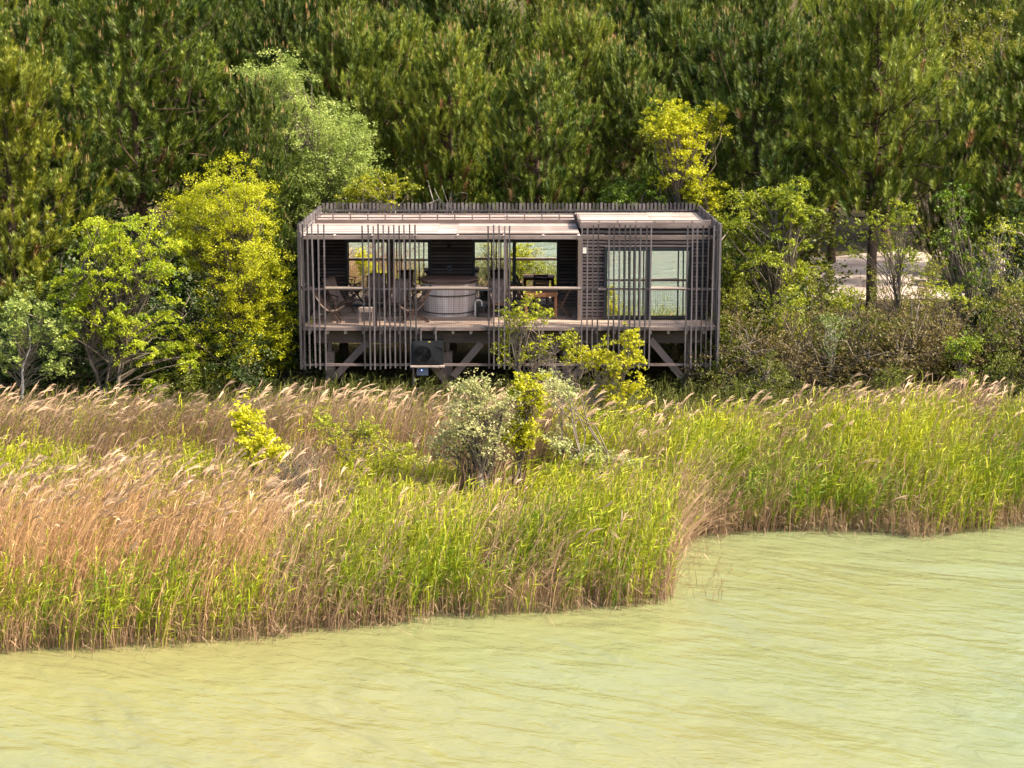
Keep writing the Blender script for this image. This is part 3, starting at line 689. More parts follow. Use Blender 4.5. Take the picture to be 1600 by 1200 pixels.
def pine_parts(seed, height=10.0, R=2.4, base=0.28, nbranch=118, sub=13, needles=78, g0=(0.05, 0.092, 0.013), g1=(0.225, 0.262, 0.027), candle=0.36, full=1.0):
    rng = np.random.default_rng(seed)
    tm = MB(); n = 9; t = np.linspace(0, 1, n); tr = np.stack([np.cumsum(rng.normal(size=n)) * 0.07, np.cumsum(rng.normal(size=n)) * 0.07, t * height * 0.96 - 0.3], 1)
    tr[0, :2] = 0
    tm.tube(tr, 0.17 * (1 - t) ** 0.8 + 0.02, 8)
    bm = MB(); SP = []; SD = []; SH = []; SO = []
    for i in range(nbranch):
        f = base + (1 - base) * (i + rng.uniform(0, 1)) / nbranch
        h = f * height * 0.95; ax = np.array([np.interp(h, tr[:, 2], tr[:, 0]), np.interp(h, tr[:, 2], tr[:, 1]), h])
        q = (f - base) / (1 - base)
        L = R * (0.55 + 0.45 * min(1, q * 3)) * (1 - q ** 2.6) ** 0.75 * rng.uniform(0.65, 1.1) * full + 0.25
        az = i * 2.399 + rng.normal() * 0.3; L *= 0.8 + 0.28 * math.sin(3 * az + 7 * q + seed) + 0.12 * math.sin(5 * az - 11 * q); rise = 0.2 + 0.32 * q + rng.normal() * 0.2
        d = np.array([math.cos(az), math.sin(az), rise]); e = ax + d * L; e[2] += 0.16 * L * L / R
        p = branch_path(ax, e, rng, -0.18, 5, 0.05); bm.tube(p, np.linspace(0.034, 0.010, 5) * (0.6 + 0.5 * (1 - q)), 4, False)
        m = max(3, int(sub * (0.45 + 0.75 * L / R)))
        s = np.where(rng.uniform(size=m) < 0.62, rng.uniform(0.82, 1.0, m), rng.uniform(0.25, 0.8, m)); s[0] = 1.0
        pos = np.stack([np.interp(s, np.linspace(0, 1, 5), p[:, c]) for c in range(3)], 1)
        side = rng.normal(size=(m, 3)) * np.array([0.3, 0.3, 0.16]) * (0.35 + 0.65 * s)[:, None] * (0.5 + L / R); pos = pos + side
        dirv = unit(np.stack([0.28 * d[0] + 0.8 * side[:, 0], 0.28 * d[1] + 0.8 * side[:, 1], 0.95 + 0.15 * rng.normal(size=m)], 1))
        SP.append(pos); SD.append(dirv); SH.append(np.full(m, q)); SO.append(s)
    SP = np.concatenate(SP); SD = np.concatenate(SD); SH = np.concatenate(SH); SO = np.concatenate(SO); ns = len(SP)
    SL = rng.uniform(0.3, 0.62, ns) * (0.6 + 0.4 * SO)
    k = needles; tt = rng.uniform(0, 1, (ns, k)); ang = rng.uniform(0, 6.283, (ns, k))
    u = unit(np.cross(SD, [0.3, 0.9, 0.1])); w = np.cross(SD, u)
    rad = np.cos(ang)[..., None] * u[:, None] + np.sin(ang)[..., None] * w[:, None]
    B = SP[:, None] + SD[:, None] * (tt * SL[:, None])[..., None]
    nd = unit(SD[:, None] * 0.9 + rad * rng.uniform(0.5, 1.2, (ns, k, 1)))
    nl = rng.uniform(0.15, 0.24, (ns, k, 1)); wd = np.cross(nd, rad) * 0.017
    tip = B + nd * nl
    V = np.stack([B - wd, B + wd, tip], 2).reshape(-1, 3); F = np.arange(len(V)).reshape(-1, 3)
    cu = np.clip(0.48 + 0.25 * rng.normal(size=ns), 0, 1)[:, None] + 0.12 * rng.normal(size=(ns, k))
    col = pal(g0, g1, np.clip(cu, 0, 1).ravel())
    dead = np.repeat(rng.uniform(size=ns) < 0.025 * (1.4 - SH), k); col[dead] = np.array([0.2, 0.11, 0.04]) * rng.uniform(0.7, 1.2, (dead.sum(), 1))
    crown = np_mesh('crown', V, [F], np.repeat(col, 3, 0)); crown.materials.append(M['needle'])
    # candles: new upright shoots at the tips
    sel = np.where((rng.uniform(size=ns) < candle * (0.05 + 1.3 * SH ** 2)) & (SO > 0.6))[0]; cv = []; cf = []; cc = []; nn = 0
    for s in sel:
        for q in range(rng.integers(1, 4)):
            b = SP[s] + SD[s] * SL[s] * 0.95 + rng.normal(size=3) * 0.035; hgt = rng.uniform(0.14, 0.32); t3 = b + np.array([rng.normal() * 0.015, rng.normal() * 0.015, hgt])
            for a in (0, 2.094, 4.189): cv.append(b + 0.019 * np.array([math.cos(a), math.sin(a), 0]))
            cv.append(t3); cf += [[nn, nn + 1, nn + 3], [nn + 1, nn + 2, nn + 3], [nn + 2, nn, nn + 3]]; nn += 4
            c = np.array([0.42, 0.27, 0.12]) * rng.uniform(0.75, 1.2); cc += [c] * 4
    candles = np_mesh('candles', np.array(cv), [np.array(cf)], np.array(cc)); candles.materials.append(M['dry'])
    trunk = tm.mesh('trunk', True); trunk.materials.append(M['bark_pine']); br = bm.mesh('branch'); br.materials.append(M['bark_pine'])
    return trunk, br, crown, candles

PINES = [pine_parts(1), pine_parts(2, R=2.7, nbranch=105, base=0.30), pine_parts(3, R=2.1, base=0.2), pine_parts(4, R=2.9, base=0.36, nbranch=105),
         pine_parts(5, R=2.5, base=0.1, nbranch=125, g0=(0.08, 0.115, 0.012), g1=(0.26, 0.27, 0.022), candle=0.12)]
def pine(label, px, Y, top_py, var, width=1.0, rz=0.0, group='pines of the wood behind the cabin', name='pine_tree'):
    x = Xat(px, Y, max(0, top_py) + 150); g = float(ground_z(x, Y)); h = Zat(top_py, Y) - g; s = h / 10.0
    r = tag(empty(name, (x, Y, g), rz), label, 'pine', group); r.scale = (s * width, s * width, s)
    for nm, me in zip(('trunk', 'branch', 'crown', 'candle_tips'), PINES[var]):
        o = link(nm, me, None, r)
        if nm != 'trunk': o['kind'] = 'stuff'
    return r

# ------------------------------------------------------------------ pines
pine('large yellowish pine cut off by the left picture edge', 15, 4.0, 70, 4, 1.0, 0.4)
pine('small pine between the left edge pine and the dark trunked pine', 128, 6.5, 185, 2, 0.85, 1.0)
pine('broad pine with a dark bare lower trunk behind the yellow trees', 215, 10.0, -18, 3, 1.05, 2.0)
pine('small dark pine standing just left of the silvery poplar', 408, 6.2, 128, 2, 0.7, 0.3)
pine('pine with orange candles rising straight behind the cabin roof, left of the yellow poplar', 835, 9.0, 100, 0, 0.95, 0.2)
pine('spreading pine right of the yellow poplar, its crown over the cabin corner', 1185, 8.5, 45, 1, 1.0, 1.2)
pine('tallest spreading pine with dark forked trunk beside the gravel clearing', 1378, 8.0, -12, 3, 0.95, 0.9)
pine('dark pine cut off by the right picture edge', 1598, 8.0, 75, 0, 1.0, 2.6)
mid = [(60, 13, 20, 0), (310, 14, -5, 1), (455, 15, -12, 0), (535, 13, 25, 2), (620, 15, 20, 1), (700, 12, 55, 0), (765, 17, 0, 2), (905, 15, 20, 1), (985, 13, 75, 0), (1060, 17, 5, 2), (1120, 15, 30, 0), (1265, 17, 40, 2), (1500, 13, 120, 2)]
mid_lb = ['second row pine behind the small pine near the left edge', 'second row pine between the dark trunked pine and the silvery poplar', 'second row pine rising right above the silvery poplar top', 'second row pine whose lower crown shows over the poplar right flank',
          'second row pine above the folding chairs end of the cabin', 'second row pine straight above the bare twiggy shrub', 'second row pine between the bare twiggy shrub and the candle covered pine', 'second row pine just right of the candle covered pine behind the roof',
          'second row pine between the candle covered pine and the yellow poplar', 'second row pine directly above the bright yellow poplar', 'second row pine between yellow poplar and the spreading corner pine', 'second row pine between the two spreading pines on the right', 'second row pine right of the tallest spreading pine']
for i, (px, Y, tp, v) in enumerate(mid):
    pine(mid_lb[i], px, Y, tp, v, 0.82, i * 1.3, 'second row pines')
back_p = [(-40, 22, -40), (40, 26, -60), (130, 23, -50), (220, 27, -70), (370, 22, -50), (430, 26, -70), (520, 23, -45), (600, 27, -60), (680, 22, -40), (850, 23, -40), (930, 26, -60), (1010, 22, -45), (1110, 24, -50), (1190, 22, -25), (1310, 26, -45), (1640, 24, 0), (300, 31, -80), (480, 33, -80), (640, 32, -80), (900, 33, -80), (1050, 31, -80), (1180, 33, -80), (1400, 30, -60), (1500, 34, -80), (1590, 31, -60), (1660, 34, -80)]
for i, (px, Y, tp) in enumerate(back_p):
    pine('far row pine crown ' + ('above the left corner trees' if px < 300 else 'left of the cabin roof middle' if px < 720 else 'right of the cabin roof middle' if px < 1150 else 'above the right hand trees'), px, Y, tp, i % 4, 0.85, i * 0.9, 'far row pines')

# ------------------------------------------------------------------ broadleaf trees and bushes
def base_at(px, Y, py=560):
    x = Xat(px, Y, py); return (x, Y, float(ground_z(x, Y)))
def lobe(px, py, w, h, Y, base, wt=1.0, d=None):
    """ellipsoid lobe from its place and size in the photograph"""
    p = at(px, py, Y); k = (at(px + 100, py, Y)[0] - p[0]) / 100
    return (p[0] - base[0], p[1] - base[1], p[2] - base[2], w * k / 2, (w if d is None else d) * k / 2, h * k / 2, wt)

YEL = ((0.32, 0.36, 0.008), (0.68, 0.68, 0.02)); LIME = ((0.21, 0.31, 0.012), (0.58, 0.63, 0.03)); SILV = ((0.2, 0.28, 0.05), (0.47, 0.55, 0.14))
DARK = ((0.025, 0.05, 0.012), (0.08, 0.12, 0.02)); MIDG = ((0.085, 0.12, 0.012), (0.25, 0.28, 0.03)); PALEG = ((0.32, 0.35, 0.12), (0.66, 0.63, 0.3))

b = base_at(490, 8.5)
broadleaf('poplar_tree', 'silvery green poplar rising behind the left end of the cabin', 'poplar', b,
          [lobe(430, 150, 110, 150, 8.5, b, 1.2), lobe(490, 240, 170, 190, 8.5, b, 2.2), lobe(545, 240, 80, 120, 8.0, b, .6), lobe(460, 330, 150, 160, 8, b, 1.4), lobe(400, 260, 80, 180, 9, b, .7)],
          300, 72000, 0.07, 0.42, *SILV, seed=21, bark='bark_grey', trunk_r=0.12, twig=0.006)
b = base_at(345, 0.5)
broadleaf('yellow_tree', 'tall bright yellow leafed tree left of the cabin', 'tree', b,
          [lobe(365, 330, 130, 160, 0.5, b, 1.5), lobe(390, 430, 140, 210, 0.5, b, 2.2), lobe(415, 520, 90, 120, 0.6, b, .8), lobe(310, 360, 90, 150, 0.8, b, .9), lobe(350, 540, 170, 120, 0.5, b, 1.2), lobe(290, 330, 40, 110, 1, b, .25)],
          340, 80000, 0.052, 0.34, *YEL, seed=22, bark='bark_grey', trunk_r=0.09, twig=0.007)
b = base_at(160, -1.0, 640)
broadleaf('locust_tree', 'lime green tree with layered drooping leaves at the left', 'tree', b,
          [lobe(170, 400, 130, 110, -1, b, 1.2), lobe(240, 400, 120, 100, -1, b, 1.0), lobe(120, 440, 80, 90, -1, b, .6), lobe(190, 500, 190, 120, -1, b, 1.5), lobe(250, 560, 130, 90, -0.8, b, .6), lobe(190, 345, 150, 30, -1, b, .3)],
          170, 36000, 0.07, 0.27, *LIME, seed=23, flat=0.38, stems=3, trunk_r=0.11, aspect=0.5, hang=True)
b = base_at(28, -1.5, 600)
broadleaf('white_poplar', 'small pale stemmed poplar with silver green leaves at the left edge', 'poplar', b,
          [lobe(40, 480, 100, 70, -1.5, b, 1), lobe(90, 510, 80, 80, -1.5, b, .8), lobe(20, 540, 80, 90, -1.5, b, .8), lobe(95, 570, 60, 60, -1.5, b, .5)],
          60, 5200, 0.085, 0.25, (0.2, 0.28, 0.05), (0.52, 0.6, 0.16), seed=24, bark='bark_pale', trunk_r=0.055, twig=0.005, branch_bark='bark_grey')
b = base_at(1075, 6.7)
broadleaf('yellow_poplar', 'bright yellow green poplar behind the right half of the cabin', 'poplar', b,
          [lobe(1052, 205, 80, 95, 6.7, b, 1.4), lobe(1068, 265, 85, 90, 6.7, b, 1.1), lobe(1110, 190, 50, 70, 7.5, b, .4), lobe(1100, 320, 80, 90, 6.7, b, .6)],
          130, 19000, 0.085, 0.3, (0.34, 0.38, 0.01), (0.7, 0.68, 0.03), seed=25, trunk_r=0.1)
b = base_at(1190, 2.5)
broadleaf('lime_tree', 'lime green tree crowding the right side of the cabin', 'tree', b,
          [lobe(1235, 320, 90, 90, 2.5, b, 1.2), lobe(1160, 340, 90, 110, 3, b, .9), lobe(1200, 400, 150, 110, 2.5, b, 1.2), lobe(1140, 440, 70, 150, 3, b, .7)],
          140, 19000, 0.08, 0.28, (0.13, 0.19, 0.01), (0.46, 0.5, 0.03), seed=26, flat=0.5, trunk_r=0.08, hang=True)
b = base_at(605, 6.6)
broadleaf('yellow_bush', 'yellow bush peeping over the back fence of the cabin', 'bush', b,
          [lobe(590, 300, 90, 60, 6.6, b, 1), lobe(625, 290, 50, 40, 6.6, b, .5), lobe(560, 310, 60, 60, 6.6, b, .5)], 60, 5500, 0.08, 0.26, (0.2, 0.24, 0.01), (0.42, 0.42, 0.02), seed=27, flat=0.4, stems=2)
b = base_at(1010, 6.9)
broadleaf('green_bush', 'fresh green ivy bush behind the back fence right of centre', 'bush', b,
          [lobe(1000, 300, 100, 60, 6.9, b, 1), lobe(1045, 290, 70, 70, 7.2, b, .8), lobe(960, 310, 60, 40, 6.9, b, .4)], 60, 6500, 0.085, 0.28, (0.06, 0.13, 0.008), (0.2, 0.28, 0.02), seed=28, stems=2)
# far broadleaf crowns at the top of the wood
for i, (px, Y, tp, w, lb) in enumerate([(1465, 19, 20, 150, 'yellow green tree between the tallest pine and the right edge'), (1560, 22, -10, 170, 'olive tree crown in the top right corner'), (1280, 30, -40, 170, 'pale green tree crown at the top edge above the spreading pines'),
                                (760, 29, -40, 160, 'yellow green tree crown at the top edge above the cabin'), (110, 33, -45, 180, 'yellow green tree crown at the top edge near the left corner'), (1430, 32, -60, 200, 'far pale tree crown at the top edge right of the tallest pine')]):
    b = base_at(px, Y, 300); h = Zat(tp, Y) - b[2]; k = w / 47 / 2
    broadleaf('broadleaf_tree', lb, 'tree', b, [(0, 0, h * 0.75, k, k, h * 0.26, 1.2), (0.5, 0, h * 0.5, k * 1.1, k, h * 0.25, 1), (-0.6, 0.2, h * 0.32, k * .9, k, h * 0.2, .6)],
              110, 12000, 0.11, 0.55, *((0.10, 0.12, 0.012), (0.28, 0.28, 0.025)), seed=40 + i, trunk_r=0.12)

# bushes standing in the reeds
b = base_at(402, -11.5, 760)
broadleaf('yellow_sapling', 'small bright yellow sapling with thin bent stem in the reeds', 'sapling', b,
          [lobe(398, 680, 60, 80, -11.5, b, 1.2), lobe(415, 710, 50, 60, -11.5, b, .8), lobe(380, 650, 30, 50, -11.5, b, .4)], 46, 3800, 0.085, 0.2, (0.42, 0.44, 0.01), (0.75, 0.7, 0.03), seed=51, trunk_r=0.03, twig=0.006)
b = base_at(745, -10.5, 760)
broadleaf('willow_bush', 'pale silvery willow bush with thick brown base among the reeds', 'willow', b,
          [lobe(735, 660, 110, 80, -10.5, b, 1.2), lobe(728, 605, 40, 70, -10.5, b, .4), lobe(752, 600, 24, 60, -10.5, b, .25), lobe(785, 640, 60, 80, -10.5, b, .4), lobe(705, 695, 80, 60, -10.5, b, .6), lobe(760, 700, 80, 60, -10.6, b, .6), lobe(860, 610, 40, 60, -9.8, b, .25)],
          130, 7000, 0.062, 0.22, *PALEG, seed=52, trunk_r=0.2, stems=4, bark='bark_grey', twig=0.008)
b = base_at(805, -10.0, 750)
broadleaf('yellow_willow', 'narrow upright yellow bush right beside the silvery willow', 'willow', b,
          [lobe(828, 620, 55, 80, -10, b, 1.2), lobe(815, 680, 45, 70, -10, b, .8)], 60, 6500, 0.07, 0.2, (0.3, 0.33, 0.01), (0.62, 0.6, 0.02), seed=53, trunk_r=0.06, stems=2, twig=0.007)
b = base_at(880, -3.5, 640)
broadleaf('leaning_bush', 'yellow bush leaning right in front of the cabin with bare grey limbs', 'bush', b,
          [lobe(955, 560, 110, 70, -3.8, b, 1.3), lobe(990, 530, 40, 40, -3.8, b, .3), lobe(970, 605, 80, 60, -3.8, b, .8), lobe(915, 560, 60, 50, -3.8, b, .4), lobe(985, 645, 80, 24, -3.8, b, .25)],
          70, 6000, 0.075, 0.19, (0.32, 0.34, 0.01), (0.64, 0.6, 0.02), seed=54, trunk_r=0.07, stems=3, bark='bark_pale', trunk_top=0.7, twig=0.007, branch_bark='bark_grey')
b = base_at(820, -1.8, 600)
broadleaf('thin_bush', 'thin green bush with arching twigs growing up against the deck', 'bush', b,
          [lobe(815, 490, 60, 60, -1.8, b, 1), lobe(850, 540, 90, 60, -1.8, b, .8), lobe(800, 540, 50, 90, -1.8, b, .6), lobe(845, 490, 30, 20, -1.8, b, .35), lobe(885, 530, 30, 30, -1.8, b, .3)],
          64, 3400, 0.07, 0.19, (0.2, 0.24, 0.01), (0.5, 0.52, 0.02), seed=55, trunk_r=0.05, stems=4, twig=0.008)
b = base_at(850, -9.0, 720)
broadleaf('low_willow', 'low spreading pale willow with twisted limbs right of the stumps', 'willow', b,
          [lobe(910, 715, 90, 40, -9, b, 1), lobe(960, 725, 80, 40, -9, b, .7), lobe(880, 690, 50, 40, -9, b, .4), lobe(870, 610, 60, 70, -8, b, .7)], 54, 3200, 0.07, 0.2, (0.3, 0.34, 0.12), (0.55, 0.57, 0.24), seed=56, trunk_r=0.07, stems=3, bark='bark_grey', trunk_top=0.5, twig=0.012)
b = base_at(560, -9.0, 720)
broadleaf('faint_bush', 'hazy green bush half hidden among the dry reeds', 'bush', b,
          [lobe(510, 665, 60, 60, -9, b, .8), lobe(575, 670, 40, 40, -9, b, .6), lobe(620, 715, 80, 50, -9, b, .7), lobe(560, 750, 60, 50, -9.5, b, .6)], 50, 4200, 0.06, 0.2, (0.24, 0.28, 0.02), (0.52, 0.54, 0.05), seed=57, trunk_r=0.04, stems=4, twig=0.006)
b = base_at(1505, -1.2, 610)
broadleaf('bright_shrub', 'small bright green shrub with yellow tips at the wood edge on the right', 'shrub', b,
          [lobe(1505, 545, 60, 50, -1.2, b, 1), lobe(1505, 590, 50, 60, -1.2, b, .7)], 34, 2300, 0.07, 0.18, (0.1, 0.2, 0.008), (0.36, 0.4, 0.02), seed=58, stems=2, trunk_r=0.04)
b = base_at(1300, 0.3, 600)
broadleaf('grey_green_sapling', 'grey green sapling with a pale stem left of the dark pine trunk', 'sapling', b,
          [lobe(1300, 505, 60, 50, 0.3, b, 1), lobe(1290, 545, 50, 50, 0.3, b, .6)], 30, 1500, 0.065, 0.19, (0.12, 0.18, 0.04), (0.3, 0.36, 0.1), seed=59, bark='bark_pale', trunk_r=0.04)
b = base_at(1400, 3.0, 560)
broadleaf('bright_sapling', 'bright green sapling in front of the dark forked pine trunk', 'sapling', b,
          [lobe(1400, 340, 70, 60, 3, b, 1), lobe(1410, 400, 60, 60, 3, b, .5), lobe(1340, 370, 60, 80, 3.5, b, .5)], 40, 2100, 0.085, 0.22, (0.12, 0.18, 0.008), (0.36, 0.4, 0.02), seed=60, bark='bark_grey', trunk_r=0.04, twig=0.006)
b = base_at(1500, 3.4, 560)
broadleaf('green_sapling', 'fresh green sapling left of the bare twigs near the right edge', 'sapling', b,
          [lobe(1490, 320, 60, 70, 3.4, b, 1), lobe(1520, 430, 80, 90, 3.4, b, .9), lobe(1480, 380, 50, 50, 3.4, b, .5)], 44, 2900, 0.085, 0.25, (0.06, 0.14, 0.006), (0.22, 0.3, 0.02), seed=61, bark='bark_grey', trunk_r=0.06, stems=2)

for i, (px, Y, tp, w, col_, lb) in enumerate([(1275, 3.0, 400, 70, 0, 'airy olive sapling between the lime tree and the pale stems'), (1320, 2.2, 440, 60, 1, 'airy yellow green sapling in front of the gravel, left of the forked pine'), (1445, 2.6, 390, 70, 0, 'thin olive sapling right of the forked pine trunk'),
        (1560, 2.4, 330, 90, 1, 'tall thin sapling screening the boulder mound'), (1470, 1.2, 440, 80, 1, 'low leafy sapling above the brown brush'), (1590, 1.6, 420, 80, 0, 'olive sapling against the right picture edge'), (1240, 1.0, 440, 90, 1, 'leafy sapling at the foot of the lime tree'), (1150, 1.4, 430, 60, 0, 'olive sapling hugging the right corner of the cabin'), (1395, 5.0, 330, 120, 0, 'ivy covered sapling tangled round the forked pine trunk')]):
    b = base_at(px, Y, 560); c = ((0.16, 0.18, 0.015), (0.36, 0.38, 0.04)) if col_ == 0 else ((0.18, 0.24, 0.01), (0.5, 0.52, 0.03)); hh = 560 - tp
    broadleaf('wood_edge_sapling', lb, 'sapling', b, [lobe(px, tp + hh * 0.22, w, hh * 0.4, Y, b, 1), lobe(px - 10, tp + hh * 0.6, w * 0.9, hh * 0.5, Y, b, .8)], 42, 2300, 0.062, 0.2, *c, seed=200 + i, stems=2, trunk_r=0.035, twig=0.006, bark='bark_grey')
# undergrowth along the foot of the wood: three kinds, copied
under = []
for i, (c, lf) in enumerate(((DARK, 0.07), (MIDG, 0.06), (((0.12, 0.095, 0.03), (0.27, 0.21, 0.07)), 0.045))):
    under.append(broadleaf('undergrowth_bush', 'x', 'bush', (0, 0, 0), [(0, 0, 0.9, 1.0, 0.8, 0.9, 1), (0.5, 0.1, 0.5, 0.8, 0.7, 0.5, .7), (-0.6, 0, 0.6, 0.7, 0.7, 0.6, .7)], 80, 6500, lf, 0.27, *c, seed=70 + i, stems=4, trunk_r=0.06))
rr = random.Random(3)
spots = [(-30, 2, 0, 1.5), (60, 1.5, 0, 1.4), (100, 0.5, 0, 1.2), (235, 1.0, 0, 1.4), (300, 2.5, 0, 1.6), (420, 3.0, 0, 1.5), (450, 1.5, 0, 1.2), (150, 3.5, 0, 2.0), (60, 5, 0, 2.4), (240, 6, 0, 2.3), (330, 6.5, 0, 2.2), (420, 8, 0, 1.9),
         (1140, 1.5, 1, 1.5), (1165, 0.3, 2, 1.3), (1225, 1.6, 1, 1.5), (1250, 0.2, 2, 1.4), (1330, 0.6, 2, 1.5), (1385, 0.8, 1, 1.4), (1430, 0.4, 2, 1.6), (1470, 1.2, 2, 1.7), (1550, 0.8, 1, 1.5), (1600, 0.2, 2, 1.6), (1640, 1.5, 0, 1.8),
         (1290, 3.4, 1, 1.2), (1350, 4.5, 1, 1.1), (1440, 3.6, 2, 1.1), (1570, 4, 0, 1.5), (1130, 5.5, 0, 2.3), (1180, 6, 1, 2.0), (1620, 6, 0, 2.6), (1130, 0.6, 1, 1.0), (1200, -0.8, 1, 0.8), (1400, -0.9, 1, 0.8), (1580, -0.9, 1, 0.9), (280, 0.2, 1, 1.1), (200, 0.0, 0, 1.0), (380, 0.2, 0, 1.2), (20, -0.4, 0, 1.1)]
nm = ['dark green undergrowth bush at the shady foot of the wood', 'mid green undergrowth bush along the foot of the wood', 'brownish undergrowth bush along the foot of the wood']
used = set()
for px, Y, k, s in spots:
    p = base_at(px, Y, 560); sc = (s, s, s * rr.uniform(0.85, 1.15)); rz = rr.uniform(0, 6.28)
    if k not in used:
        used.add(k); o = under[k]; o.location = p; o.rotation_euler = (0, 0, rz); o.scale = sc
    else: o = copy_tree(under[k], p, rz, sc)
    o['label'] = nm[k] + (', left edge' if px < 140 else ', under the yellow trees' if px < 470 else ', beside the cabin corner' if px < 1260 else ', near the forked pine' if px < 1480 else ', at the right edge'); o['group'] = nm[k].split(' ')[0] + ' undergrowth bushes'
# dark shrubs behind the cabin filling the foot of the pines
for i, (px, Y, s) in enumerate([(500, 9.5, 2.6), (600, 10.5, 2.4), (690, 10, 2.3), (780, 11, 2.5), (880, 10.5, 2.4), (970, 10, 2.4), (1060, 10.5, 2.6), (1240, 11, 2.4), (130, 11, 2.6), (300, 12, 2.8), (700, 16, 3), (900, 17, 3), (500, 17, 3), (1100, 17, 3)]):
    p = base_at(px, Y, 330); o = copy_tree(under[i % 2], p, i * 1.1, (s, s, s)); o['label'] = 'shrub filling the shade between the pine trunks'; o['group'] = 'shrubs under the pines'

# bare twigs
def bare_shrub(name, label, px, Y, h, spread, n, seed, mat, rad=0.014, cat='shrub'):
    b = base_at(px, Y, 560); rng = np.random.default_rng(seed); r = tag(empty(name, b), label, cat); tm = MB(); bm = MB()
    for i in range(n):
        az = rng.uniform(0, 6.283); sp_ = spread * rng.uniform(0.2, 1)
        e = np.array([math.cos(az) * sp_, math.sin(az) * sp_, h * rng.uniform(0.55, 1)]); st_ = np.array([rng.normal() * 0.12, rng.normal() * 0.12, -0.1])
        p = branch_path(st_, e, rng, 0.15, 7, 0.04); tm.tube(p, np.linspace(rad, rad * 0.3, 7), 4, False)
        for q in range(7):
            k = rng.integers(2, 6); d = unit(rng.normal(size=3) + np.array([0, 0, 0.5])) * h * rng.uniform(0.08, 0.25)
            bm.tube(branch_path(p[k], p[k] + d, rng, 0.2, 4, 0.08), np.linspace(rad * 0.5, rad * 0.18, 4), 3, False)
    tm.build('stem', mat, r)['kind'] = 'stuff'; bm.build('twig', mat, r)['kind'] = 'stuff'; return r
bare_shrub('bare_shrub', 'bare grey twiggy shrub standing behind the cabin roof', 695, 8.0, 4.9, 0.9, 16, 81, M['bark_pale'], 0.016)
bare_shrub('bare_shrub', 'tall bare pale twigs near the right edge before the gravel', 1545, 4.2, 4.2, 0.9, 14, 82, M['bark_grey'], 0.02)
bare_shrub('bare_shrub', 'tangled bare brown brush beneath the dark forked pine', 1445, 1.0, 2.3, 1.5, 26, 83, M['bark_grey'], 0.014)
bare_shrub('bare_shrub', 'bare brown brush right of the cabin corner below the lime tree', 1240, -0.2, 1.7, 1.2, 22, 84, M['bark_grey'], 0.012)
bare_shrub('bare_shrub', 'tangle of dead brown twigs left of centre among the reeds', 455, -11.2, 1.5, 0.75, 60, 85, M['bark_grey'], 0.010)
bare_shrub('bare_shrub', 'bare arching grey twigs over the leaning yellow bush', 880, -2.6, 2.3, 1.1, 14, 86, M['bark_grey'], 0.013)
bare_shrub('bare_shrub', 'bare pale stems rising left of the dark forked pine trunk', 1345, 1.6, 3.4, 0.7, 7, 87, M['bark_grey'], 0.016)
# willow stumps: bundles of old stems
for i, (px, w, ns, hh) in enumerate(((735, 0.2, 16, 1.2), (768, 0.16, 9, 1.1), (803, 0.12, 6, 1.2))):
    b = base_at(px, -10.7, 770); rng = np.random.default_rng(90 + i); mb = MB()
    for q in range(ns):
        az = rng.uniform(0, 6.283); r0 = w * math.sqrt(rng.uniform()); r1 = r0 * rng.uniform(0.8, 1.7); h_ = hh * rng.uniform(0.6, 1.1)
        p = branch_path((r0 * math.cos(az), r0 * math.sin(az), -0.3), (r1 * math.cos(az) + 0.1 * i, r1 * math.sin(az), h_), rng, 0, 6, 0.03)
        mb.tube(p, rng.uniform(0.014, 0.034) * np.array([1.3, 1.1, 1, .9, .7, .35]), 5)
    r = tag(empty('willow_stump', b), ['thick brown bundle of old willow stems under the silvery bush', 'middle brown bundle of old willow stems beside the thickest', 'thin brown bundle of old willow stems under the narrow yellow bush'][i], 'stump')
    mb.build('stem', M['bark_brown'], r, True)['kind'] = 'stuff'

# rock pile by the clearing
rng = np.random.default_rng(95)
for i, (px, Y, s, lb) in enumerate([(1560, 19, 2.2, 'big pale boulder mound at the right edge of the gravel clearing'), (1500, 22, 1.2, 'pale boulder left of the big mound on the gravel clearing')]):
    th = np.linspace(0.02, math.pi * 0.55, 12); ph = np.linspace(0, 2 * math.pi, 24, endpoint=False)
    T, P_ = np.meshgrid(th, ph, indexing='ij'); R_ = s * (1 + 0.13 * np.sin(3 * P_ + T * 5) + 0.09 * np.sin(7 * P_ - 4 * T) + 0.05 * rng.normal(size=T.shape))
    V = np.stack([R_ * np.sin(T) * np.cos(P_), R_ * np.sin(T) * np.sin(P_), R_ * np.cos(T) * 0.95], -1).reshape(-1, 3)
    F = [[a * 24 + c, a * 24 + (c + 1) % 24, (a + 1) * 24 + (c + 1) % 24, (a + 1) * 24 + c] for a in range(11) for c in range(24)]
    o = link('boulder', np_mesh('boulder', V, [np.array(F)]), M['rock']); o.location = base_at(px, Y, 420); tag(o, lb, 'boulder')

# ------------------------------------------------------------------ reeds
def vnoise(X, Y, s, seed):
    r = np.random.default_rng(seed); G = r.uniform(-1, 1, (64, 64)); x = X / s + 500; y = Y / s + 500
    i = np.floor(x).astype(int); j = np.floor(y).astype(int); fx = x - i; fy = y - j; fx = fx * fx * (3 - 2 * fx); fy = fy * fy * (3 - 2 * fy)
    g = lambda a, b: G[a % 64, b % 64]
    return (g(i, j) * (1 - fx) + g(i + 1, j) * fx) * (1 - fy) + (g(i, j + 1) * (1 - fx) + g(i + 1, j + 1) * fx) * fy

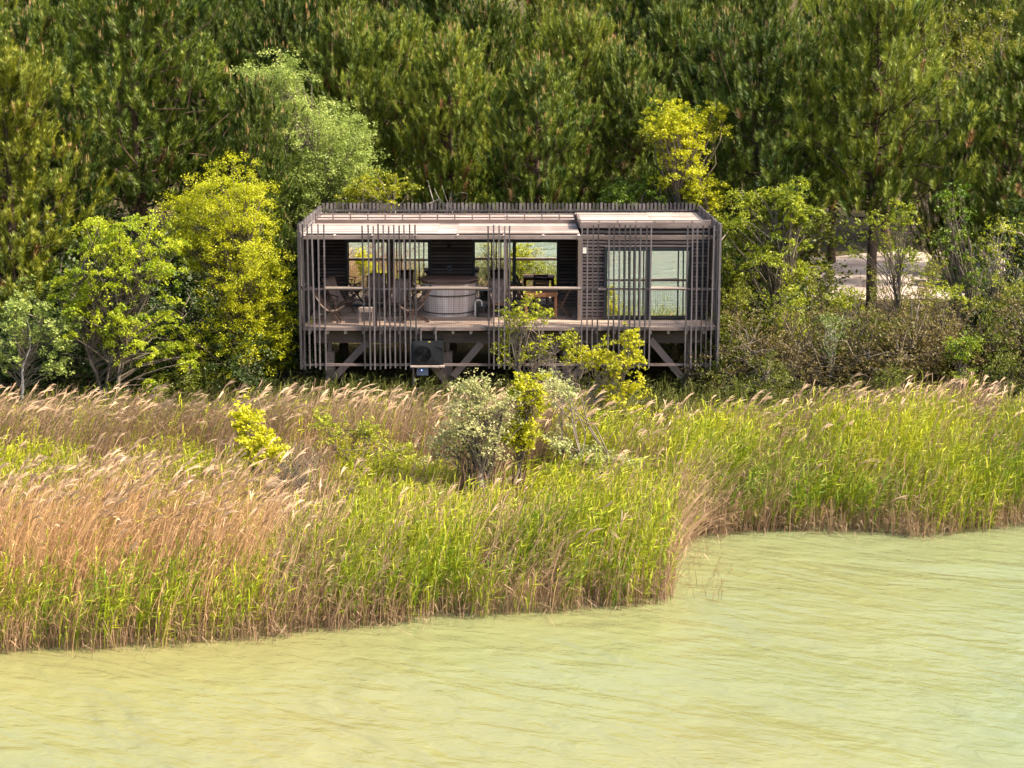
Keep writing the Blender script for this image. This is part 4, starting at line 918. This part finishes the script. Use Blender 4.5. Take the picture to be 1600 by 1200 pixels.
def ribbons(P, side, w, cols):
    """P (n,k,3) centre lines, side (n,3) width direction, w (k,) or (n,k) half widths, cols (n,k,3)"""
    n, k, _ = P.shape; w = np.broadcast_to(w, (n, k))
    V = np.stack([P - side[:, None] * w[..., None], P + side[:, None] * w[..., None]], 2).reshape(-1, 3)
    i = np.arange(n)[:, None] * (2 * k) + np.arange(k - 1)[None] * 2
    F = np.stack([i, i + 1, i + 3, i + 2], -1).reshape(-1, 4)
    return V, F, np.repeat(cols.reshape(-1, 3), 2, 0)

class Acc:
    def __init__(s): s.V = []; s.F = []; s.c = []; s.n = 0
    def add(s, V, F, c): s.V.append(V); s.F.append(F + s.n); s.c.append(c); s.n += len(V)
    def build(s, name, mat, label, cat):
        return tag(link(name, np_mesh(name, np.concatenate(s.V), [np.concatenate(s.F)], np.concatenate(s.c)), mat), label, cat, kind='stuff')

def rand_side(n, rng):
    a = rng.uniform(0, math.pi, n); return np.stack([np.cos(a), np.sin(a), np.zeros(n)], 1)

def dry_reeds(acc, plumes, X, Y, h, lean, ldir, base_c, top_c, rng, plume_p, wid=0.0055):
    n = len(X); z = np.maximum(ground_z(X, Y), -0.15) - 0.05; t = np.array([0, 0.3, 0.62, 0.85, 1.0])
    ld = np.stack([np.cos(ldir), np.sin(ldir), np.zeros(n)], 1)
    B = np.stack([X, Y, z], 1)
    P = B[:, None] + np.stack([np.zeros((n, 5)), np.zeros((n, 5)), h[:, None] * (t - 0.35 * lean[:, None] ** 2 * t ** 2)], -1) + ld[:, None] * (h[:, None] * lean[:, None] * t ** 1.8)[..., None]
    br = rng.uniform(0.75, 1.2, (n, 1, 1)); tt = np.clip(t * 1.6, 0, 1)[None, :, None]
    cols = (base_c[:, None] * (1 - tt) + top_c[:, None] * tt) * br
    V, F, c = ribbons(P, rand_side(n, rng), np.array([1.2, 1.1, 0.95, 0.8, 0.5]) * wid, cols); acc.add(V, F, c)
    # a dry leaf on two of three stems
    m = rng.uniform(size=n) < 0.7; k = m.sum(); q = rng.uniform(0.4, 0.85, k); s0 = B[m] + np.stack([np.zeros(k), np.zeros(k), h[m] * q], 1) + ld[m] * (h[m] * lean[m] * q ** 1.8)[:, None]
    az = ldir[m] + rng.normal(size=k) * 0.9; L = rng.uniform(0.15, 0.4, k); d = np.stack([np.cos(az), np.sin(az), rng.uniform(0.1, 0.9, k)], 1)
    LP = s0[:, None] + d[:, None] * (L[:, None] * np.array([0, 0.5, 1.0]))[..., None]; LP[:, 2, 2] -= L * 0.45
    V, F, c = ribbons(LP, rand_side(k, rng), np.array([0.006, 0.008, 0.001]), np.repeat(top_c[m][:, None] * rng.uniform(0.7, 1.15, (k, 1, 1)), 3, 1)); acc.add(V, F, c)
    # feathery seed heads nodding downwind
    m = rng.uniform(size=n) < plume_p; k = m.sum()
    if k:
        tip = P[m][:, 4]; tan = unit(P[m][:, 4] - P[m][:, 3]); L = rng.uniform(0.2, 0.4, k)[:, None]; nod = rng.uniform(0.1, 0.8, k)[:, None]
        pc = np.array([0.62, 0.44, 0.285]) * rng.uniform(0.75, 1.2, (k, 1, 1)); pc = np.repeat(pc, 4, 1)
        for w_ in range(4):
            sw = ld[m] * nod * rng.uniform(0.5, 1.3, (k, 1)) + rng.normal(size=(k, 3)) * 0.12; dn = np.array([0, 0, 1.0]) * nod * rng.uniform(0.0, 0.5, (k, 1))
            a0 = tip - tan * L * 0.25; a1 = tip + tan * L * 0.2 + sw * L * 0.1; a2 = a1 + tan * L * 0.3 + sw * L * 0.35 - dn * L * 0.2; a3 = a2 + tan * L * 0.15 + sw * L * 0.4 - dn * L * 0.5
            sd = rand_side(k, rng) if w_ % 2 else unit(np.array([[0.0, 0.35, 0.94]]) + rng.normal(size=(k, 3)) * 0.3)
            V, F, c = ribbons(np.stack([a0, a1, a2, a3], 1), sd, np.array([0.003, 0.017, 0.013, 0.002]), pc); plumes.add(V, F, c)

def green_reeds(acc, X, Y, h, lean, ldir, c0, c1, rng, nl=5, tone=0.5):
    n = len(X); z = np.maximum(ground_z(X, Y), -0.15) - 0.05; t = np.array([0, 0.5, 1.0]); ld = np.stack([np.cos(ldir), np.sin(ldir), np.zeros(n)], 1)
    B = np.stack([X, Y, z], 1); col = pal(c0, c1, np.clip(rng.normal(0, 0.2, n) + tone, 0, 1))
    def pt(q): return B + np.stack([np.zeros(n), np.zeros(n), h * q], 1) + ld * (h * lean * q ** 1.8)[:, None]
    P = np.stack([pt(q) for q in t], 1); cc = np.repeat(col[:, None], 3, 1); cc[:, 0] = np.array([0.2, 0.13, 0.06]); V, F, c = ribbons(P, rand_side(n, rng), np.array([0.006, 0.005, 0.003]), cc); acc.add(V, F, c)
    for l in range(nl):
        q = np.clip(0.3 + 0.65 * l / (nl - 1) + rng.normal(size=n) * 0.06, 0.1, 1.0); s0 = pt(q)
        az = rng.uniform(0, 6.283, n); L = rng.uniform(0.25, 0.5, n); out = np.stack([np.cos(az) * 0.7 + ld[:, 0] * 0.5, np.sin(az) * 0.7, np.zeros(n)], 1)
        upv = np.array([0, 0, 1.0]); e = rng.uniform(0.7, 1.5, n)[:, None]
        p1 = s0 + (out * 0.3 + upv * e * 0.6) * L[:, None] * 0.55; p2 = p1 + (out * 0.75 + upv * (e - 0.75) * 0.5) * L[:, None] * 0.6
        LP = np.stack([s0, p1, p2], 1); cc = np.repeat((col * rng.uniform(0.8, 1.2, (n, 1)))[:, None], 3, 1)
        sd = unit(np.cross(out, upv) + 0.4 * rng.normal(size=(n, 3))); V, F, c = ribbons(LP, sd, np.array([0.007, 0.012, 0.001]), cc); acc.add(V, F, c)

rng = np.random.default_rng(7); NCAND = 78000
Yc = rng.uniform(-20, 0.5, NCAND); Xc = rng.uniform(-1, 1, NCAND) * ((Yc + 47.2) * 0.30 + 2.6)
s = Yc - shore(Xc) + 0.25 * vnoise(Xc, Yc, 0.5, 1)
u, v = proj(Xc, Yc, 1.4)
n1 = vnoise(Xc, Yc, 1.6, 2); n2 = vnoise(Xc, Yc, 0.6, 3); n3 = vnoise(Xc, Yc, 3.5, 4)
backlim = np.interp(u, [0, 300, 420, 560, 700, 1000, 1150, 1600], [-5.5, -5.5, -4.8, -4.6, -4.6, -4.4, -4.2, -4.2])
keep = (s > -0.15 + 0.12 * n2) & (Yc < backlim + 0.8 * n1) & ~((np.abs(u - 755) < 45) & (np.abs(Yc + 10.8) < 0.4) & (n2 > -0.2)) & (n2 + 0.3 * n1 > -0.85)
# fraction of young green reeds
lf = u < 400; rt = (u >= 1000) & (Xc > 4.0)
fw = np.interp(u, [0, 330, 420, 700, 1060], [4.6, 4.4, 3.0, 2.9, 3.2])          # depth of the tall front band along the water
zone_low = (~rt) & (s > fw + 0.4 * n1) & (Yc < -8.3 + 0.8 * n1)                  # lower, messier growth behind it
zone_back = Yc >= -8.3 + 0.8 * n1
G = np.full(NCAND, 0.10)
G = np.where(zone_low, np.where(u < 150, 0.62, np.where(u < 280, 0.25, np.where(u < 400, 0.6, np.where(u < 520, 0.12, 0.5)))), G)
fr = (~rt) & ~zone_low & ~zone_back
G = np.where(fr & lf, np.where(s < 1.0, 0.68, 0.06), G)
G = np.where(fr & ~lf, np.interp(u, [400, 560], [0.4, 0.64]), G)
G = np.where(rt, np.where(Yc < -6.2, 0.72, 0.15), G)
G = np.where((u > 850) & (u < 1250) & zone_back & (Yc < -5.5), 0.6, G)
G = np.clip(G + 0.45 * n2 * (G > 0.2) + 0.22 * n1 * (G > 0.2), 0.02, 0.93)
isg = rng.uniform(size=NCAND) < G * np.where((u > 1030) & (u < 1150) & (v > 715), 0.25, 1.0)
ht = 1.72 + 0.22 * n1 + 0.12 * n2 + rng.normal(size=NCAND) * 0.24
ht = np.where(fr & lf & (s > 1.0), ht + 0.25, ht)
ht = np.where(zone_low, ht * np.interp(np.abs(u - 760), [60, 140], [0.3, 0.46]) * np.where(u < 400, 1.15, 1.0), ht)
ht *= np.interp(Yc - backlim, [-3.0, 0], [1.0, 0.75]) * np.where(zone_back & (u > 430) & (u < 1130), 0.88, 1.0)
ht *= np.interp(s, [-0.2, 0.6, 1.6], [0.62, 0.85, 1.0])
ht = np.where((Xc > 1.5) & (Xc < 6.5) & (Yc > -8.5), ht * 0.8, ht)
lodge = np.exp(-(((u - 1085) / 75) ** 2 + ((v - 775) / 65) ** 2)) + 0.5 * np.exp(-(((u - 470) / 60) ** 2 + ((v - 760) / 45) ** 2)); lodge = np.maximum(lodge, 0.75 * np.clip(vnoise(Xc, Yc, 1.1, 12) * 3 - 1.9, 0, 1))
keep &= rng.uniform(size=NCAND) < np.where(isg, 0.85, 0.95)
ldir = 0.5 * vnoise(Xc, Yc, 2.2, 13) + rng.normal(0.0, 0.5, NCAND) + np.where(lodge > 0.3, rng.normal(0, 0.7, NCAND), 0)
lean = np.clip(0.27 + 0.14 * n3 + 0.12 * rng.normal(size=NCAND) + 0.14 * zone_back + 0.16 * (rt & (n2 > 0.15)), 0.02, 0.75) + lodge * rng.uniform(0.3, 0.9, NCAND)
D = keep & ~isg; Gm = keep & isg
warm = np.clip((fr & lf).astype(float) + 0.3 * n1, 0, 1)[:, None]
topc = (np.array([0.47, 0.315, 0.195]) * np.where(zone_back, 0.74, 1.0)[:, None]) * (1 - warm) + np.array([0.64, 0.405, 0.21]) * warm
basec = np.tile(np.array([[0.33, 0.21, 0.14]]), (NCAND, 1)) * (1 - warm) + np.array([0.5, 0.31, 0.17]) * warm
pl = (1 - np.clip(lodge * 1.5, 0, 1)) * np.where(fr & lf & (s > 2.0), 0.2, np.where(zone_back, 0.10, 0.04)) * np.where(s < 1.2, 0.4, 1.0)
A = Acc(); PL = Acc(); GA = Acc()
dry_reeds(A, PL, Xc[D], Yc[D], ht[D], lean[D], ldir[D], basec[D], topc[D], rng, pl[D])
green_reeds(GA, Xc[Gm], Yc[Gm], ht[Gm] * rng.uniform(0.7, 0.95, Gm.sum()), lean[Gm] * 0.55, ldir[Gm], (0.10, 0.19, 0.006), (0.56, 0.55, 0.03), rng, 5, (np.interp(s, [0, 3], [0.3, 0.62]) + 0.22 * n1 - 0.08 * rt)[Gm])
# thin stubble of broken stalks standing along and beyond the waterline
n = 3200; X2 = rng.uniform(-12, 15, n); Y2 = shore(X2) + rng.normal(0.0, 0.15, n) + 0.15 * vnoise(X2, X2 * 0, 0.5, 9)
dry_reeds(A, PL, X2, Y2, rng.uniform(0.35, 0.9, n), rng.uniform(0, 0.25, n), rng.uniform(0, 6.28, n), np.tile([[0.25, 0.16, 0.11]], (n, 1)), np.tile([[0.33, 0.22, 0.13]], (n, 1)), rng, np.zeros(n))
pts = np.array([on_z(u_, v_, 0)[:2] for u_, v_ in zip(rng.uniform(1040, 1130, 90), rng.uniform(850, 945, 90))] + [on_z(u_, v_, 0)[:2] for u_, v_ in ((1130, 880), (1142, 890), (1150, 875), (1168, 893), (1165, 880), (1222, 945), (1118, 890))])
n = len(pts); dry_reeds(A, PL, pts[:, 0], pts[:, 1], rng.uniform(0.25, 0.75, n), rng.uniform(0, 0.35, n), rng.uniform(0, 6.28, n), np.tile([[0.17, 0.1, 0.06]], (n, 1)), np.tile([[0.3, 0.2, 0.1]], (n, 1)), rng, np.zeros(n), 0.004)
n = 420; X3 = rng.uniform(-12, 15, n); Y3 = shore(X3) - np.abs(rng.normal(0.0, 0.22, n))
dry_reeds(A, PL, X3, Y3, rng.uniform(0.3, 0.8, n), rng.uniform(0.9, 1.5, n), rng.uniform(0, 6.28, n), np.tile([[0.2, 0.13, 0.09]], (n, 1)), np.tile([[0.38, 0.27, 0.17]], (n, 1)), rng, np.zeros(n), 0.005)
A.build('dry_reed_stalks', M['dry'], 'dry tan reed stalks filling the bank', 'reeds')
PL.build('reed_plumes', M['dry'], 'feathery tan seed heads nodding over the reed bed', 'reeds')
GA.build('green_reeds', M['reed'], 'young yellow green reeds along the water', 'reeds')
# low grass between reeds and cabin
n = 9000; Yg = rng.uniform(-5.0, 0.6, n); Xg = rng.uniform(-1, 1, n) * ((Yg + 47.2) * 0.30 + 2); GR = Acc()
green_reeds(GR, Xg, Yg, rng.uniform(0.25, 0.6, n), rng.uniform(0.1, 0.5, n), rng.uniform(-1, 1, n), (0.06, 0.085, 0.01), (0.2, 0.2, 0.05), rng, 3)
GR.build('bank_grass', M['reed'], 'low dark grass between the reeds and the cabin', 'grass')


# look-alikes that share a label are told apart by their order from the left
ordinals = ['leftmost', 'second from left', 'third from left', 'fourth from left', 'fifth from left', 'sixth from left', 'seventh from left', 'eighth from left', 'ninth from left', 'tenth from left', 'eleventh from left', 'twelfth from left', 'thirteenth from left', 'fourteenth from left']
shared = {}
for o in C.objects:
    if o.parent is None and o.get('label') and o.get('group'): shared.setdefault(o['label'], []).append(o)
short = (('dark green undergrowth bush at the shady foot of the wood', 'dark green undergrowth bush'), ('mid green undergrowth bush along the foot of the wood', 'mid green undergrowth bush'), ('brownish undergrowth bush along the foot of the wood', 'brownish undergrowth bush'))
for lb, objs in shared.items():
    if len(objs) < 2: continue
    objs.sort(key=lambda q: float(proj(q.location.x, q.location.y, q.location.z)[0]))
    for a_, b_ in short: lb = lb.replace(a_, b_)
    for i, o in enumerate(objs): o['label'] = lb + ', ' + ordinals[i]
